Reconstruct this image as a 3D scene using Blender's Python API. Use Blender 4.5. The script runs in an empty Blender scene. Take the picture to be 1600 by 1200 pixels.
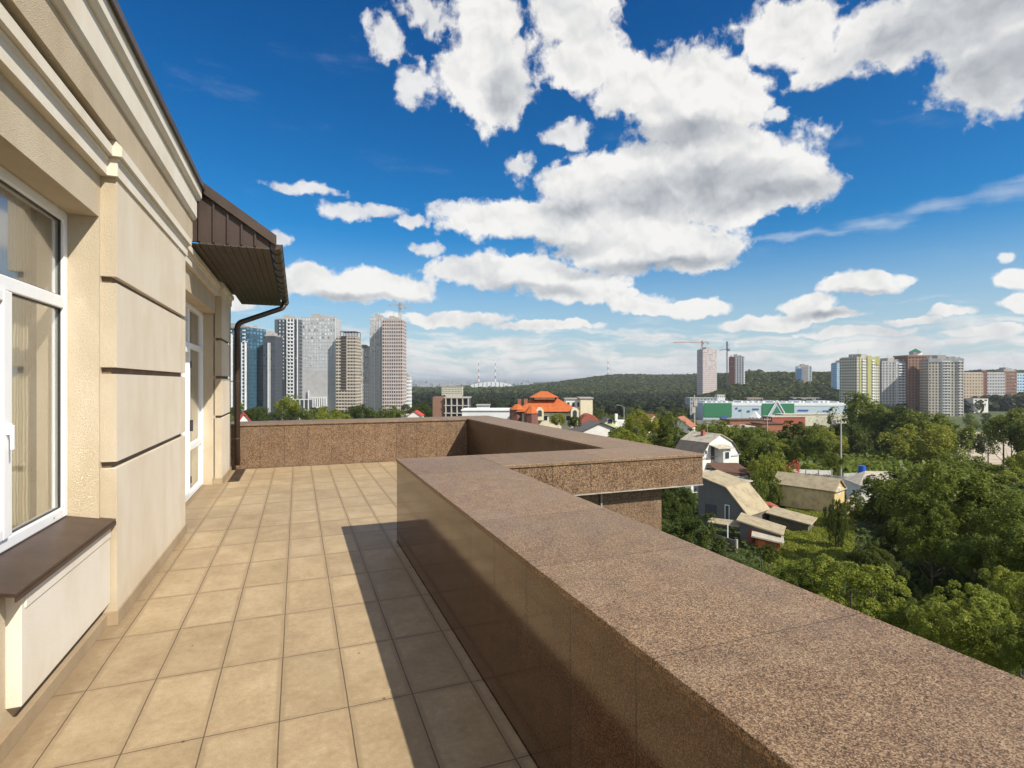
import bpy, math, random
import numpy as np
from mathutils import Vector
R = math.radians
rnd = random.Random(7)
sc = bpy.context.scene
col = sc.collection

# ------------------------------------------------------------------ camera, sun, sky
F, CX, CY, H = 858.0, 800.0, 597.0, 1.7          # calibration in 1600x1200 pixels
A = math.atan2(335, F); SA, CA = math.sin(A), math.cos(A)
cam = bpy.data.cameras.new('camera'); camo = bpy.data.objects.new('camera', cam); col.objects.link(camo)
camo.location = (0, 0, H); camo.rotation_euler = (R(90), 0, -A)
cam.sensor_width = 36; cam.lens = F / 1600 * 36
cam.shift_x = 0; cam.shift_y = (CY - 600) / 1600
cam.clip_end = 30000; cam.clip_start = 0.05
sc.camera = camo

SUN = Vector((0.51, -0.81, 0.877)).normalized()
sun = bpy.data.lights.new('sun', 'SUN'); suno = bpy.data.objects.new('sun', sun); col.objects.link(suno)
sun.energy = 4.6; sun.angle = R(0.55); sun.color = (1.0, 0.925, 0.80)
suno.rotation_euler = SUN.to_track_quat('Z', 'Y').to_euler(); suno.location = (20, -30, 40)

sc.view_settings.view_transform = 'Standard'; sc.view_settings.look = 'None'
sc.view_settings.gamma = 1; sc.view_settings.exposure = 0.52
sc.cycles.max_bounces = 6; sc.cycles.diffuse_bounces = 3; sc.cycles.glossy_bounces = 3
sc.cycles.transparent_max_bounces = 12; sc.cycles.caustics_reflective = True
sc.cycles.sample_clamp_indirect = 40
sc.cycles.use_denoising = True; sc.cycles.blur_glossy = 0.1


def ray(px, py):
    l = (px - CX) / F
    return (SA + l * CA, CA - l * SA, (CY - py) / F)


class N:
    """small node-tree writer"""
    def __init__(s, nt):
        s.nt = nt; s.nt.nodes.clear()
    def n(s, t, ins=None, **kw):
        nd = s.nt.nodes.new(t)
        for k, v in kw.items(): setattr(nd, k, v)
        for k, v in (ins or {}).items(): s.set(nd.inputs[k], v)
        return nd
    def set(s, sock, v):
        if isinstance(v, bpy.types.NodeSocket): s.nt.links.new(v, sock)
        elif isinstance(v, bpy.types.Node): s.nt.links.new(v.outputs[0], sock)
        else: sock.default_value = v
    def m(s, op, a, b=None, c=None, clamp=False):
        i = {0: a}
        if b is not None: i[1] = b
        if c is not None: i[2] = c
        return s.n('ShaderNodeMath', i, operation=op, use_clamp=clamp).outputs[0]
    def v(s, op, a, b=None):
        i = {0: a}
        if b is not None: i[1] = b
        nd = s.n('ShaderNodeVectorMath', i, operation=op)
        return nd.outputs['Value'] if op in ('LENGTH', 'DOT_PRODUCT', 'DISTANCE') else nd.outputs[0]
    def noise(s, vec, scale, detail=4, rough=0.55, out=0, **kw):
        nd = s.n('ShaderNodeTexNoise', {'Vector': vec, 'Scale': scale, 'Detail': detail, 'Roughness': rough}, **kw)
        return nd.outputs[out]
    def ramp(s, f, stops, interp='LINEAR'):
        nd = s.n('ShaderNodeValToRGB', {0: f}); cr = nd.color_ramp; cr.interpolation = interp
        while len(cr.elements) < len(stops): cr.elements.new(0.5)
        for e, (p, c) in zip(cr.elements, stops):
            e.position = p; e.color = (c[0], c[1], c[2], 1) if not isinstance(c, (int, float)) else (c, c, c, 1)
        return nd.outputs[0]
    def mix(s, f, a, b, mode='MIX'):
        nd = s.n('ShaderNodeMix', data_type='RGBA', blend_type=mode)
        s.set(nd.inputs[0], f)
        for k, x in ((6, a), (7, b)):
            s.set(nd.inputs[k], (*x, 1) if isinstance(x, tuple) and len(x) == 3 else x)
        return nd.outputs[2]
    def sstep(s, x, a, b):
        return s.n('ShaderNodeMapRange', {0: x, 1: a, 2: b, 3: 0.0, 4: 1.0}, interpolation_type='SMOOTHSTEP').outputs[0]


def make_world():
    w = bpy.data.worlds.new('World'); sc.world = w; w.use_nodes = True
    g = N(w.node_tree)
    out = g.n('ShaderNodeOutputWorld')
    sky = g.n('ShaderNodeTexSky', sky_type='NISHITA', sun_disc=False)
    sky.sun_elevation = math.asin(SUN.z); sky.sun_rotation = math.atan2(SUN.x, SUN.y)
    sky.altitude = 200; sky.air_density = 1.0; sky.dust_density = 0.6; sky.ozone_density = 2.2
    d = g.v('NORMALIZE', g.n('ShaderNodeTexCoord').outputs['Generated'])
    sep = g.n('ShaderNodeSeparateXYZ', {0: d})
    u = g.m('ARCTAN2', sep.outputs[0], sep.outputs[1])
    v = g.m('ARCSINE', sep.outputs[2])
    uv = g.n('ShaderNodeCombineXYZ', {0: u, 1: v, 2: 0.0}).outputs[0]

    def ang(px, py):
        x, y, z = ray(px, py); return math.atan2(x, y), math.asin(z / math.sqrt(x * x + y * y + z * z))
    def field(blobs, k):
        acc = None
        for (cx, cy, rx, ry) in blobs:
            cu, cv = ang(cx, cy)
            a = abs(ang(cx + rx, cy)[0] - ang(cx - rx, cy)[0]) / 2; b = abs(ang(cx, cy + ry)[1] - ang(cx, cy - ry)[1]) / 2
            L = g.v('LENGTH', g.v('MULTIPLY', g.v('SUBTRACT', uvw, (cu, cv, 0)), (1 / a, 1 / b, 0)))
            acc = L if acc is None else g.m('SMOOTH_MIN', acc, L, k)
        return g.m('SUBTRACT', 1.0, acc)
    # warp the lookup so that the outlines billow
    wn = g.noise(uv, 9, 3, 0.5, out=1)
    warp = g.v('MULTIPLY', g.v('SUBTRACT', wn, (.5, .5, .5)), (0.07, 0.045, 0))
    wn2 = g.noise(uv, 34, 3, 0.55, out=1)
    warp2 = g.v('MULTIPLY', g.v('SUBTRACT', wn2, (.5, .5, .5)), (0.028, 0.02, 0))
    uvw = g.v('ADD', g.v('ADD', uv, warp), warp2)
    blobs = [(768, 120, 78, 92), (760, 40, 60, 60), (905, 20, 80, 62), (915, 95, 72, 52), (1080, 160, 126, 90), (985, 140, 62, 60),
             (1090, 262, 190, 62), (1225, 280, 86, 56), (925, 282, 88, 46), (780, 345, 96, 38), (1020, 322, 165, 44), (1150, 320, 110, 32), (990, 380, 168, 52), (880, 345, 100, 42),
             (800, 425, 150, 30), (900, 445, 100, 30), (970, 464, 44, 18), (1085, 395, 78, 32),
             (1470, 35, 225, 84), (1225, 45, 90, 62), (1590, 100, 150, 90), (1285, 100, 48, 42), (1700, 60, 190, 110),
             (575, 447, 122, 28), (480, 436, 58, 26), (400, 450, 66, 28), (350, 470, 66, 22),
             (1345, 441, 86, 18), (1262, 474, 54, 20), (1290, 492, 56, 12),
             (1600, 436, 48, 18), (1620, 470, 56, 16), (1085, 478, 56, 15), (1195, 502, 66, 14), (1010, 480, 56, 13),
             (1480, 488, 46, 9), (1430, 500, 56, 8), (700, 500, 104, 13), (860, 512, 86, 10), (1330, 520, 96, 9), (1540, 515, 86, 10)]
    f1 = field(blobs, 0.10)
    n1 = g.noise(uv, 15, 8, 0.57)
    n2 = g.noise(uv, 52, 6, 0.62)
    bil = g.m('ABSOLUTE', g.m('SUBTRACT', g.noise(uvw, 26, 5, 0.5), 0.5))          # rounded billows
    nn = g.m('ADD', g.m('ADD', g.m('MULTIPLY', g.m('SUBTRACT', n1, 0.5), 1.25), g.m('MULTIPLY', g.m('SUBTRACT', n2, 0.5), 0.36)), g.m('MULTIPLY', g.m('SUBTRACT', bil, 0.06), -0.9))
    dens = g.m('ADD', f1, nn)
    f2 = field([(600, 62, 42, 40), (650, 132, 32, 42), (885, 215, 46, 24), (828, 262, 34, 18), (668, 22, 60, 34), (478, 290, 76, 14), (538, 328, 54, 18), (592, 326, 40, 13),
                (640, 342, 28, 10), (665, 384, 32, 12), (1425, 433, 18, 10), (1585, 400, 28, 10), (1215, 180, 24, 20), (1010, 470, 50, 15), (430, 380, 26, 12), (700, 330, 24, 18), (1180, 60, 40, 30)], 0.15)
    dens2 = g.m('ADD', f2, g.m('ADD', g.m('MULTIPLY', nn, 1.9), -0.12))
    a1 = g.m('MAXIMUM', g.sstep(dens, -0.09, 0.22), g.m('MULTIPLY', g.sstep(dens2, -0.12, 0.42), 0.9))
    # low layered bank near the horizon
    bv = g.v('MULTIPLY', uv, (9, 62, 0))
    nb = g.noise(g.v('ADD', bv, g.v('MULTIPLY', warp, (30, 60, 0))), 1.0, 7, 0.6)
    low = g.m('SUBTRACT', 1.0, g.sstep(v, 0.02, 0.155))
    a2 = g.m('MULTIPLY', g.sstep(nb, g.m('SUBTRACT', 0.60, g.m('MULTIPLY', low, 0.32)), g.m('SUBTRACT', 0.80, g.m('MULTIPLY', low, 0.22))), g.m('MULTIPLY', low, 1.5, clamp=True))
    # whitish veil over the horizon
    veil = g.m('MULTIPLY', g.m('SUBTRACT', 1.0, g.sstep(v, 0.0, 0.27)), 0.80)
    # generic cloud cover for the part of the sky behind and beside the view
    side = g.sstep(g.m('ABSOLUTE', g.m('SUBTRACT', u, A)), 0.86, 1.05)
    ng = g.noise(g.v('MULTIPLY', d, (1, 1, 1.7)), 2.6, 9, 0.58)
    a3 = g.m('MULTIPLY', g.sstep(ng, 0.44, 0.54), side)
    # cirrus streak at right
    cirr = field([(1570, 300, 90, 15), (1460, 322, 80, 13), (1370, 346, 60, 12), (1240, 372, 130, 7), (1600, 282, 60, 9)], 0.3)
    a4 = g.m('MULTIPLY', g.sstep(g.m('ADD', cirr, g.m('MULTIPLY', g.m('SUBTRACT', g.noise(bv, 2.2, 7, 0.65), 0.5), 1.4)), -0.35, 1.2), 0.34)
    wisps = g.m('MULTIPLY', g.sstep(g.noise(g.v('MULTIPLY', uv, (1, 3.4, 0)), 4.5, 10, 0.68), 0.55, 0.85), 0.13)
    alpha = g.m('MAXIMUM', g.m('MAXIMUM', a1, a2), g.m('MAXIMUM', a3, g.m('MAXIMUM', a4, wisps)))
    # shade of the cloud undersides, and the soft relief of the billows above them
    grey = field([(1050, 304, 175, 36), (1140, 308, 150, 28), (1060, 212, 120, 26), (900, 325, 60, 22), (980, 418, 120, 15), (850, 385, 90, 14), (820, 455, 90, 12), (1060, 410, 80, 12),
                  (1530, 10, 240, 80), (1600, 100, 150, 74), (1430, 60, 110, 44), (1700, 80, 160, 100), (790, 150, 40, 50), (560, 466, 120, 9), (1350, 456, 70, 7), (1280, 490, 60, 8)], 0.25)
    gm = g.sstep(g.m('ADD', grey, g.m('MULTIPLY', g.m('SUBTRACT', g.noise(uvw, 8, 5, 0.5), 0.5), 0.9)), -0.45, 0.75)
    def relief(sc_, det, off, amp):
        a = g.noise(uvw, sc_, det, 0.5); b = g.noise(g.v('ADD', uvw, off), sc_, det, 0.5)
        return g.m('MULTIPLY', g.m('SUBTRACT', a, b), amp)
    rel = g.m('ADD', relief(6.5, 3, (0.012, 0.030, 0), 0.85), relief(20, 4, (0.004, 0.010, 0), 0.60))
    core = g.sstep(dens, 0.10, 0.75)                                               # thick parts are a little greyer
    lum = g.m('SUBTRACT', g.m('ADD', 1.02, rel), g.m('MULTIPLY', gm, g.m('ADD', 0.32, g.m('MULTIPLY', core, 0.10))))
    lum = g.m('SUBTRACT', lum, g.m('MULTIPLY', core, 0.02))
    lum = g.m('MAXIMUM', g.m('MINIMUM', lum, 1.06), 0.38)
    lum = g.m('SUBTRACT', lum, g.m('MULTIPLY', low, 0.08))
    cc = g.mix(g.m('MULTIPLY', g.m('SUBTRACT', 1.0, lum), 1.6, clamp=True), (1.0, 0.985, 0.955), (0.83, 0.90, 1.0))
    cloud = g.v('MULTIPLY', cc, g.n('ShaderNodeCombineXYZ', {0: lum, 1: lum, 2: lum}).outputs[0])
    cloud = g.v('MULTIPLY', cloud, (6.3, 6.3, 6.3))
    # clear-sky colour: deeper, as through a polarising filter
    blue = g.v('MULTIPLY', g.n('ShaderNodeHueSaturation', {'Saturation': 1.35, 'Value': 1.0, 'Color': sky.outputs[0]}).outputs[0], (0.13, 0.75, 0.95))
    blue = g.mix(g.sstep(v, 0.02, 0.75), g.v('MULTIPLY', blue, (2.0, 1.04, .96)), g.v('MULTIPLY', blue, (.34, .70, .78)))
    hz = g.mix(veil, blue, (4.35, 4.6, 4.9))
    final = g.mix(g.m('MULTIPLY', alpha, 0.97), hz, cloud)
    below = g.sstep(sep.outputs[2], -0.02, 0.0)
    final = g.mix(below, (1.2, 1.3, 1.3), final)
    bg = g.n('ShaderNodeBackground', {'Color': final, 'Strength': 0.10})
    g.nt.links.new(bg.outputs[0], out.inputs[0])
    w.cycles.sampling_method = 'MANUAL'; w.cycles.sample_map_resolution = 512
make_world()

# ------------------------------------------------------------------ materials
MATS = {}
def base_mat(name):
    m = bpy.data.materials.new(name); m.use_nodes = True; MATS[name] = m
    g = N(m.node_tree); out = g.n('ShaderNodeOutputMaterial')
    return m, g, out
def finish(g, out, color, rough=0.6, bump=None, bstr=0.3, bdist=0.01, metallic=0.0, spec=0.5, extra=None):
    p = g.n('ShaderNodeBsdfPrincipled', {'Roughness': rough, 'Metallic': metallic, 'Specular IOR Level': spec})
    g.set(p.inputs['Base Color'], (*color, 1) if isinstance(color, tuple) else color)
    if bump is not None:
        b = g.n('ShaderNodeBump', {'Height': bump, 'Strength': bstr, 'Distance': bdist}); g.nt.links.new(b.outputs[0], p.inputs['Normal'])
    for k, x in (extra or {}).items(): g.set(p.inputs[k], x)
    g.nt.links.new(p.outputs[0], out.inputs[0]); return p
def pos(g): return g.n('ShaderNodeNewGeometry').outputs['Position']
def objc(g): return g.n('ShaderNodeTexCoord').outputs['Object']

def simple(name, c, rough=0.7, var=0.12, scale=3.0, metallic=0.0, bstr=0.15, fine=40, world=False):
    """plain painted / mineral surface with uneven tone and a little grain"""
    m, g, out = base_mat(name); p = pos(g) if world else objc(g)
    n = g.noise(p, scale, 5, 0.6); n2 = g.noise(p, fine, 3, 0.6)
    f = g.m('ADD', g.m('MULTIPLY', n, 0.7), g.m('MULTIPLY', n2, 0.3))
    lo = tuple(x * (1 - 1.6 * var) for x in c); hi = tuple(min(1, x * (1 + 1.4 * var)) for x in c)
    colr = g.ramp(f, [(0.3, lo), (0.7, hi)])
    finish(g, out, colr, rough, n2, bstr, 0.01, metallic); return m

def stucco(name, c, grain=0.5, dirt=0.16):
    m, g, out = base_mat(name); p = pos(g)
    n = g.noise(p, 1.6, 6, 0.6); n2 = g.noise(p, 160, 3, 0.7); n3 = g.noise(g.v('MULTIPLY', p, (3, 3, 1.2)), 1.0, 5, 0.6)
    k = g.ramp(g.m('ADD', g.m('MULTIPLY', n, .5), g.m('MULTIPLY', n3, .5)), [(0.34, tuple(x * (1 - dirt) * (1, .95, .86)[i] for i, x in enumerate(c))), (0.58, c)])
    k = g.mix(g.m('MULTIPLY', g.sstep(n2, .52, .72), .35 * grain), k, tuple(x * .55 for x in c))
    # splash-back grime in the last centimetres above the floor
    z = g.n('ShaderNodeSeparateXYZ', {0: p}).outputs[2]
    gr = g.m('SUBTRACT', 1.0, g.sstep(g.m('ADD', z, g.m('MULTIPLY', n3, .25)), 0.16, 0.42))
    k = g.mix(g.m('MULTIPLY', gr, 0.35), k, tuple(x * y for x, y in zip(c, (.72, .62, .48))))
    vor = g.n('ShaderNodeTexVoronoi', {'Vector': p, 'Scale': 230.0}).outputs[0]
    n5 = g.noise(p, 70, 4, 0.7)
    k = g.mix(g.m('MULTIPLY', g.sstep(n5, .54, .70), .22 * grain), k, tuple(x * .6 for x in c))
    st_ = g.noise(g.v('MULTIPLY', p, (14, 14, .5)), 1.0, 4, 0.6)                   # thin run-off streaks
    k = g.mix(g.m('MULTIPLY', g.sstep(st_, .60, .78), .16), k, tuple(x * y for x, y in zip(c, (.62, .55, .45))))
    finish(g, out, k, 0.9, g.m('ADD', g.m('ADD', vor, g.m('MULTIPLY', n2, .8)), g.m('MULTIPLY', n5, 1.2)), min(1, 0.6 * grain), 0.007); return m

def joints(g, c, period, off, w):
    """mask 0..1 of a joint line repeating along coordinate c, and the cell number"""
    t = g.m('DIVIDE', g.m('SUBTRACT', c, off), period)
    fr = g.m('FRACT', t); dd = g.m('MULTIPLY', g.m('MINIMUM', fr, g.m('SUBTRACT', 1.0, fr)), period)
    return g.m('SUBTRACT', 1.0, g.sstep(dd, w * .4, w)), g.m('FLOOR', t)

def granite(name, rough, dark=1.0, axis='Y', period=.87, off=1.37, axis2=None, period2=.87, off2=1.0, tint=(1, 1, 1), coarse=1.0, jw=.0032, bstr=.1, glow=1.0):
    m, g, out = base_mat(name); p = pos(g); s3 = g.n('ShaderNodeSeparateXYZ', {0: p})
    ax = {'X': 0, 'Y': 1, 'Z': 2}
    v1 = g.n('ShaderNodeTexVoronoi', {'Vector': p, 'Scale': 285.0 / coarse, 'Randomness': 1.0}).outputs['Color']
    r1 = g.n('ShaderNodeSeparateXYZ', {0: v1}).outputs[0]
    r2 = g.n('ShaderNodeSeparateXYZ', {0: v1}).outputs[1]
    n = g.noise(p, 100 / coarse, 4, 0.72); n4 = g.noise(p, 7, 5, .65); nb = g.noise(p, 1.3, 4, .6)
    mixv = g.m('ADD', g.m('ADD', g.m('MULTIPLY', r1, .56), g.m('MULTIPLY', g.m('SUBTRACT', n, .02), .56)), g.m('MULTIPLY', g.m('SUBTRACT', n4, .5), .35))
    d_ = dark
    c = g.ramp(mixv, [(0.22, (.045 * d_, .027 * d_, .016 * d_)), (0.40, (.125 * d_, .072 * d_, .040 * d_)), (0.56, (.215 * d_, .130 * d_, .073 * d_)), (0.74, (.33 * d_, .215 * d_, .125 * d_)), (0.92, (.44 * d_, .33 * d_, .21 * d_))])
    c = g.mix(g.m('MULTIPLY', g.sstep(r2, .90, .94), .8), c, (.025, .02, .018))
    c = g.mix(g.m('MULTIPLY', g.sstep(nb, .42, .68), .25), c, (.20 * d_, .15 * d_, .115 * d_))
    wm = g.noise(g.v('ADD', p, (3.1, 1.7, 0)), 2.6, 8, .7)
    c = g.mix(g.m('MULTIPLY', g.sstep(wm, .52, .66), .10), c, (.36 * d_, .29 * d_, .22 * d_))
    c = g.mix(g.m('MULTIPLY', g.sstep(wm, .36, .30), .0), c, (0, 0, 0))
    j, cell = joints(g, s3.outputs[ax[axis]], period, off, jw)
    if axis2:
        j2, cell2 = joints(g, s3.outputs[ax[axis2]], period2, off2, jw); j = g.m('MAXIMUM', j, j2); cell = g.m('ADD', cell, g.m('MULTIPLY', cell2, 17.3))
    wn = g.n('ShaderNodeTexWhiteNoise', noise_dimensions='1D'); g.set(wn.inputs['W'], cell)
    br = g.m('ADD', .92, g.m('MULTIPLY', wn.outputs[0], .15))
    c = g.v('MULTIPLY', c, g.n('ShaderNodeCombineXYZ', {0: g.m('MULTIPLY', br, tint[0]), 1: g.m('MULTIPLY', br, tint[1]), 2: g.m('MULTIPLY', br, tint[2])}).outputs[0])
    c = g.mix(g.m('MULTIPLY', j, .75), c, (.03, .022, .018))
    rr = g.m('ADD', rough, g.m('MULTIPLY', g.m('SUBTRACT', n4, .5), rough * .8))
    hgt = g.m('SUBTRACT', g.m('MULTIPLY', n, .4), g.m('MULTIPLY', j, 2.0))
    finish(g, out, c, rr, hgt, bstr, .003, spec=.5 * glow); return m

stucco('stucco_wall', (.56, .48, .36), .9, .16); stucco('stucco_smooth', (.66, .59, .485), .45, .12); stucco('stucco_trim', (.70, .655, .575), .35, .12); stucco('stucco_attic', (.53, .445, .33), .9, .15)
simple('groove', (.16, .115, .08), .9, .2, 4, world=True)
stucco('skirting', (.40, .315, .21), .5, .4)
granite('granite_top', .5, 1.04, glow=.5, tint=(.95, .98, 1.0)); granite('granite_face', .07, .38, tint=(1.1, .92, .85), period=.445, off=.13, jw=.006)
granite('granite_cross', .5, .84, axis='X', period=.445, off=.2, tint=(.98, .98, 1.0), jw=.005, coarse=2.3, bstr=.35, glow=.6); granite('granite_crosstop', .5, 1.06, axis='X', glow=.5, tint=(.95, .98, 1.0))
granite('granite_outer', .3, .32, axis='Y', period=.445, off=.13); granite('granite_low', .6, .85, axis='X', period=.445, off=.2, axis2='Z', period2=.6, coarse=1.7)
simple('concrete_edge', (.36, .33, .29), .85, .25, 8)

def tile_mat():
    m, g, out = base_mat('terrace_tiles'); p = pos(g)
    wob = g.v('MULTIPLY', g.v('SUBTRACT', g.noise(p, 2.2, 2, .5, out=1), (.5, .5, .5)), (.006, .006, 0))
    s3 = g.n('ShaderNodeSeparateXYZ', {0: g.v('ADD', p, wob)})
    jx, cx = joints(g, s3.outputs[0], .334, -.753, .0042)
    jy, cy = joints(g, s3.outputs[1], .683, 2.986, .0042)
    j = g.m('MAXIMUM', jx, jy)
    wn = g.n('ShaderNodeTexWhiteNoise', noise_dimensions='2D'); g.set(wn.inputs['Vector'], g.n('ShaderNodeCombineXYZ', {0: cx, 1: cy, 2: 0.0}).outputs[0])
    rv = wn.outputs[0]
    shift = g.v('MULTIPLY', wn.outputs[1], (9, 9, 9))
    pt = g.v('ADD', p, shift)
    n1 = g.noise(pt, 3.2, 7, .62); n2 = g.noise(pt, 26, 6, .72); n3 = g.noise(p, .8, 4, .55); n5 = g.noise(p, 120, 3, .7)
    f = g.m('ADD', g.m('ADD', g.m('MULTIPLY', n1, .42), g.m('MULTIPLY', n2, .38)), g.m('MULTIPLY', n3, .2))
    c = g.ramp(f, [(.32, (.24, .172, .10)), (.46, (.345, .258, .150)), (.56, (.415, .32, .195)), (.72, (.50, .40, .26))])
    br = g.m('ADD', .92, g.m('MULTIPLY', rv, .14))
    c = g.v('MULTIPLY', c, g.n('ShaderNodeCombineXYZ', {0: br, 1: br, 2: br}).outputs[0])
    c = g.mix(g.m('MULTIPLY', g.sstep(n5, .53, .68), .55), c, (.20, .14, .085))
    st_ = g.noise(p, 1.7, 7, .68)
    c = g.mix(g.m('MULTIPLY', g.sstep(st_, .53, .72), .38), c, (.26, .195, .125))
    # trodden-in dirt next to the joints and along the wall
    dx = g.m('MULTIPLY', joints(g, s3.outputs[0], .334, -.753, .035)[0], 1.0); dy = joints(g, s3.outputs[1], .683, 2.986, .035)[0]
    edge = g.m('MULTIPLY', g.m('MAXIMUM', dx, dy), g.m('MULTIPLY', g.sstep(n1, .30, .62), .5))
    c = g.mix(edge, c, (.22, .15, .085))
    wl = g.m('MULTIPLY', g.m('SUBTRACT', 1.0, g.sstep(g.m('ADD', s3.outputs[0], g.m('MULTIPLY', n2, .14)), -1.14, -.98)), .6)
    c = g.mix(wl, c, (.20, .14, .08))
    fl_ = g.n('ShaderNodeTexVoronoi', {'Vector': p, 'Scale': 95.0}).outputs[0]
    c = g.mix(g.m('MULTIPLY', g.m('SUBTRACT', 1.0, g.sstep(fl_, .10, .22)), g.m('MULTIPLY', g.sstep(n2, .50, .62), .65)), c, (.13, .085, .05))
    # rusty/dark specks
    sp = g.n('ShaderNodeTexVoronoi', {'Vector': p, 'Scale': 3.1}).outputs[0]
    c = g.mix(g.m('SUBTRACT', 1.0, g.sstep(sp, .018, .035)), c, (.12, .07, .04))
    c = g.mix(g.m('MULTIPLY', j, g.m('ADD', .62, g.m('MULTIPLY', n1, .4)), clamp=True), c, (.055, .04, .028))
    h = g.m('SUBTRACT', g.m('ADD', g.m('MULTIPLY', n2, .25), g.m('MULTIPLY', rv, .25)), g.m('MULTIPLY', j, 1.3))
    finish(g, out, c, g.m('ADD', .42, g.m('MULTIPLY', n2, .3)), h, .35, .004, spec=.4)
tile_mat()

simple('brown_metal', (.075, .052, .040), .42, .25, 2.5, .35, .04); simple('brown_roof', (.052, .034, .027), .5, .2, 2, .2, .04); simple('sill_metal', (.05, .028, .022), .38, .35, 6, .2, .05)
simple('brown_soffit', (.060, .043, .034), .65, .2, 3, 0, .05)
simple('white_plastic', (.82, .83, .85), .35, .03, 4, 0, .02); simple('rubber', (.03, .028, .027), .6, .1)
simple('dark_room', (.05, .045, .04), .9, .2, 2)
def curtain():
    m, g, out = base_mat('curtain'); p = pos(g)
    w = g.n('ShaderNodeTexWave', {'Vector': p, 'Scale': 9.0, 'Distortion': 2.5, 'Detail': 2.0}, bands_direction='Y').outputs[1]
    weave = g.noise(g.v('MULTIPLY', p, (1, 1, 6)), 90, 3, .7)
    c = g.ramp(g.m('ADD', g.m('MULTIPLY', w, .2), g.m('MULTIPLY', weave, .8)), [(.2, (.40, .35, .21)), (.8, (.54, .485, .32))])
    finish(g, out, c, .9, w, .4, .02)
curtain()
def glass(name, tint=(.93, .95, .94), r0=.30):
    """double pane: Schlick reflection that is the same from both sides, a sharp lobe and a slightly wavy one"""
    m, g, out = base_mat(name)
    fc = g.n('ShaderNodeLayerWeight', {'Blend': .5}).outputs['Facing']
    fac = g.m('ADD', r0, g.m('MULTIPLY', g.m('POWER', fc, 4.0), 1 - r0))
    tr = g.n('ShaderNodeBsdfTransparent', {0: (*tint, 1)})
    g1 = g.n('ShaderNodeBsdfGlossy', {'Color': (.95, .97, 1, 1), 'Roughness': .01}); g2 = g.n('ShaderNodeBsdfGlossy', {'Color': (.95, .97, 1, 1), 'Roughness': .18})
    gl = g.n('ShaderNodeMixShader', {0: .5, 1: g1.outputs[0], 2: g2.outputs[0]})
    mx = g.n('ShaderNodeMixShader', {0: fac, 1: tr.outputs[0], 2: gl.outputs[0]}); g.nt.links.new(mx.outputs[0], out.inputs[0])
glass('window_glass')
def far_glass(name, c, rough=.12):
    m, g, out = base_mat(name); n = g.n('ShaderNodeObjectInfo').outputs['Random']
    n2 = g.noise(pos(g), .23, 3, .7)
    k = g.ramp(g.m('ADD', g.m('MULTIPLY', n, .5), g.m('MULTIPLY', n2, .5)), [(.25, tuple(x * .4 for x in c)), (.8, tuple(min(1, x * 1.8) for x in c))])
    finish(g, out, k, rough, spec=.6)
far_glass('glass_dark', (.045, .055, .07)); far_glass('glass_blue', (.09, .17, .27)); far_glass('glass_pale', (.36, .41, .46)); far_glass('glass_green', (.13, .22, .19))

for nm, c in dict(tower_teal=(.028, .085, .125), tower_blue=(.06, .16, .30), tower_lightblue=(.36, .55, .72), tower_white=(.66, .68, .70), tower_grey=(.30, .33, .37),
                  tower_slate=(.075, .095, .125), tower_darkgrey=(.045, .055, .07), tower_beige=(.47, .42, .36), tower_tan=(.44, .36, .27), tower_brown=(.23, .125, .085), tower_pale=(.40, .40, .41),
                  tower_pink=(.46, .37, .35), tower_yellow=(.34, .33, .13), tower_cream=(.50, .48, .38), tower_red=(.17, .07, .055), tower_concrete=(.36, .34, .32),
                  red_roof=(.50, .04, .025), orange_roof=(.50, .13, .035), grey_roof=(.12, .105, .095), green_paint=(.02, .16, .07), white_paint=(.78, .79, .80),
                  yellow_house=(.62, .66, .30), cream_wall=(.68, .62, .45), brick_red=(.30, .075, .045), steel=(.35, .36, .37), crane_red=(.36, .14, .11), pole_concrete=(.42, .38, .33),
                  wood_pole=(.09, .065, .045), blue_plastic=(.01, .10, .55), mural_green=(.05, .30, .14), house_white=(.70, .69, .65), timber_yellow=(.55, .43, .2), green_gate=(.02, .10, .06),
                  shed_grey=(.115, .115, .115), flower_red=(.50, .10, .07), blue_sign=(.02, .09, .33), shop_pale=(.40, .48, .54)).items():
    simple(nm, c, .65, .10, .25 if nm.startswith('tower') else 1.2)

def sheet_mat(name, c, rib=6.0, direction='X', rough=.85):
    m, g, out = base_mat(name); p = objc(g)
    w = g.n('ShaderNodeTexWave', {'Vector': p, 'Scale': rib}, bands_direction=direction).outputs[1]
    n = g.noise(p, 1.3, 6, .65); n2 = g.noise(p, 9, 5, .7)
    k = g.ramp(g.m('ADD', g.m('MULTIPLY', n, .6), g.m('MULTIPLY', n2, .4)), [(.32, tuple(x * .45 for x in c)), (.5, c), (.7, tuple(min(1, x * 1.25) for x in c))])
    k = g.mix(g.m('MULTIPLY', w, .22), k, tuple(x * .45 for x in c))
    finish(g, out, k, rough, w, .6, .05)
sheet_mat('slate_sheet', (.42, .35, .23)); sheet_mat('slate_pale', (.52, .47, .38)); sheet_mat('slate_dark', (.14, .12, .105)); sheet_mat('roof_brown_sheet', (.13, .065, .04)); sheet_mat('tile_orange', (.50, .125, .03), 3.0); sheet_mat('board_wall', (.60, .46, .26), 3.5)
sheet_mat('clay_roof', (.36, .14, .085), 3.0); sheet_mat('fence_panel', (.40, .41, .40), .35)

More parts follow.
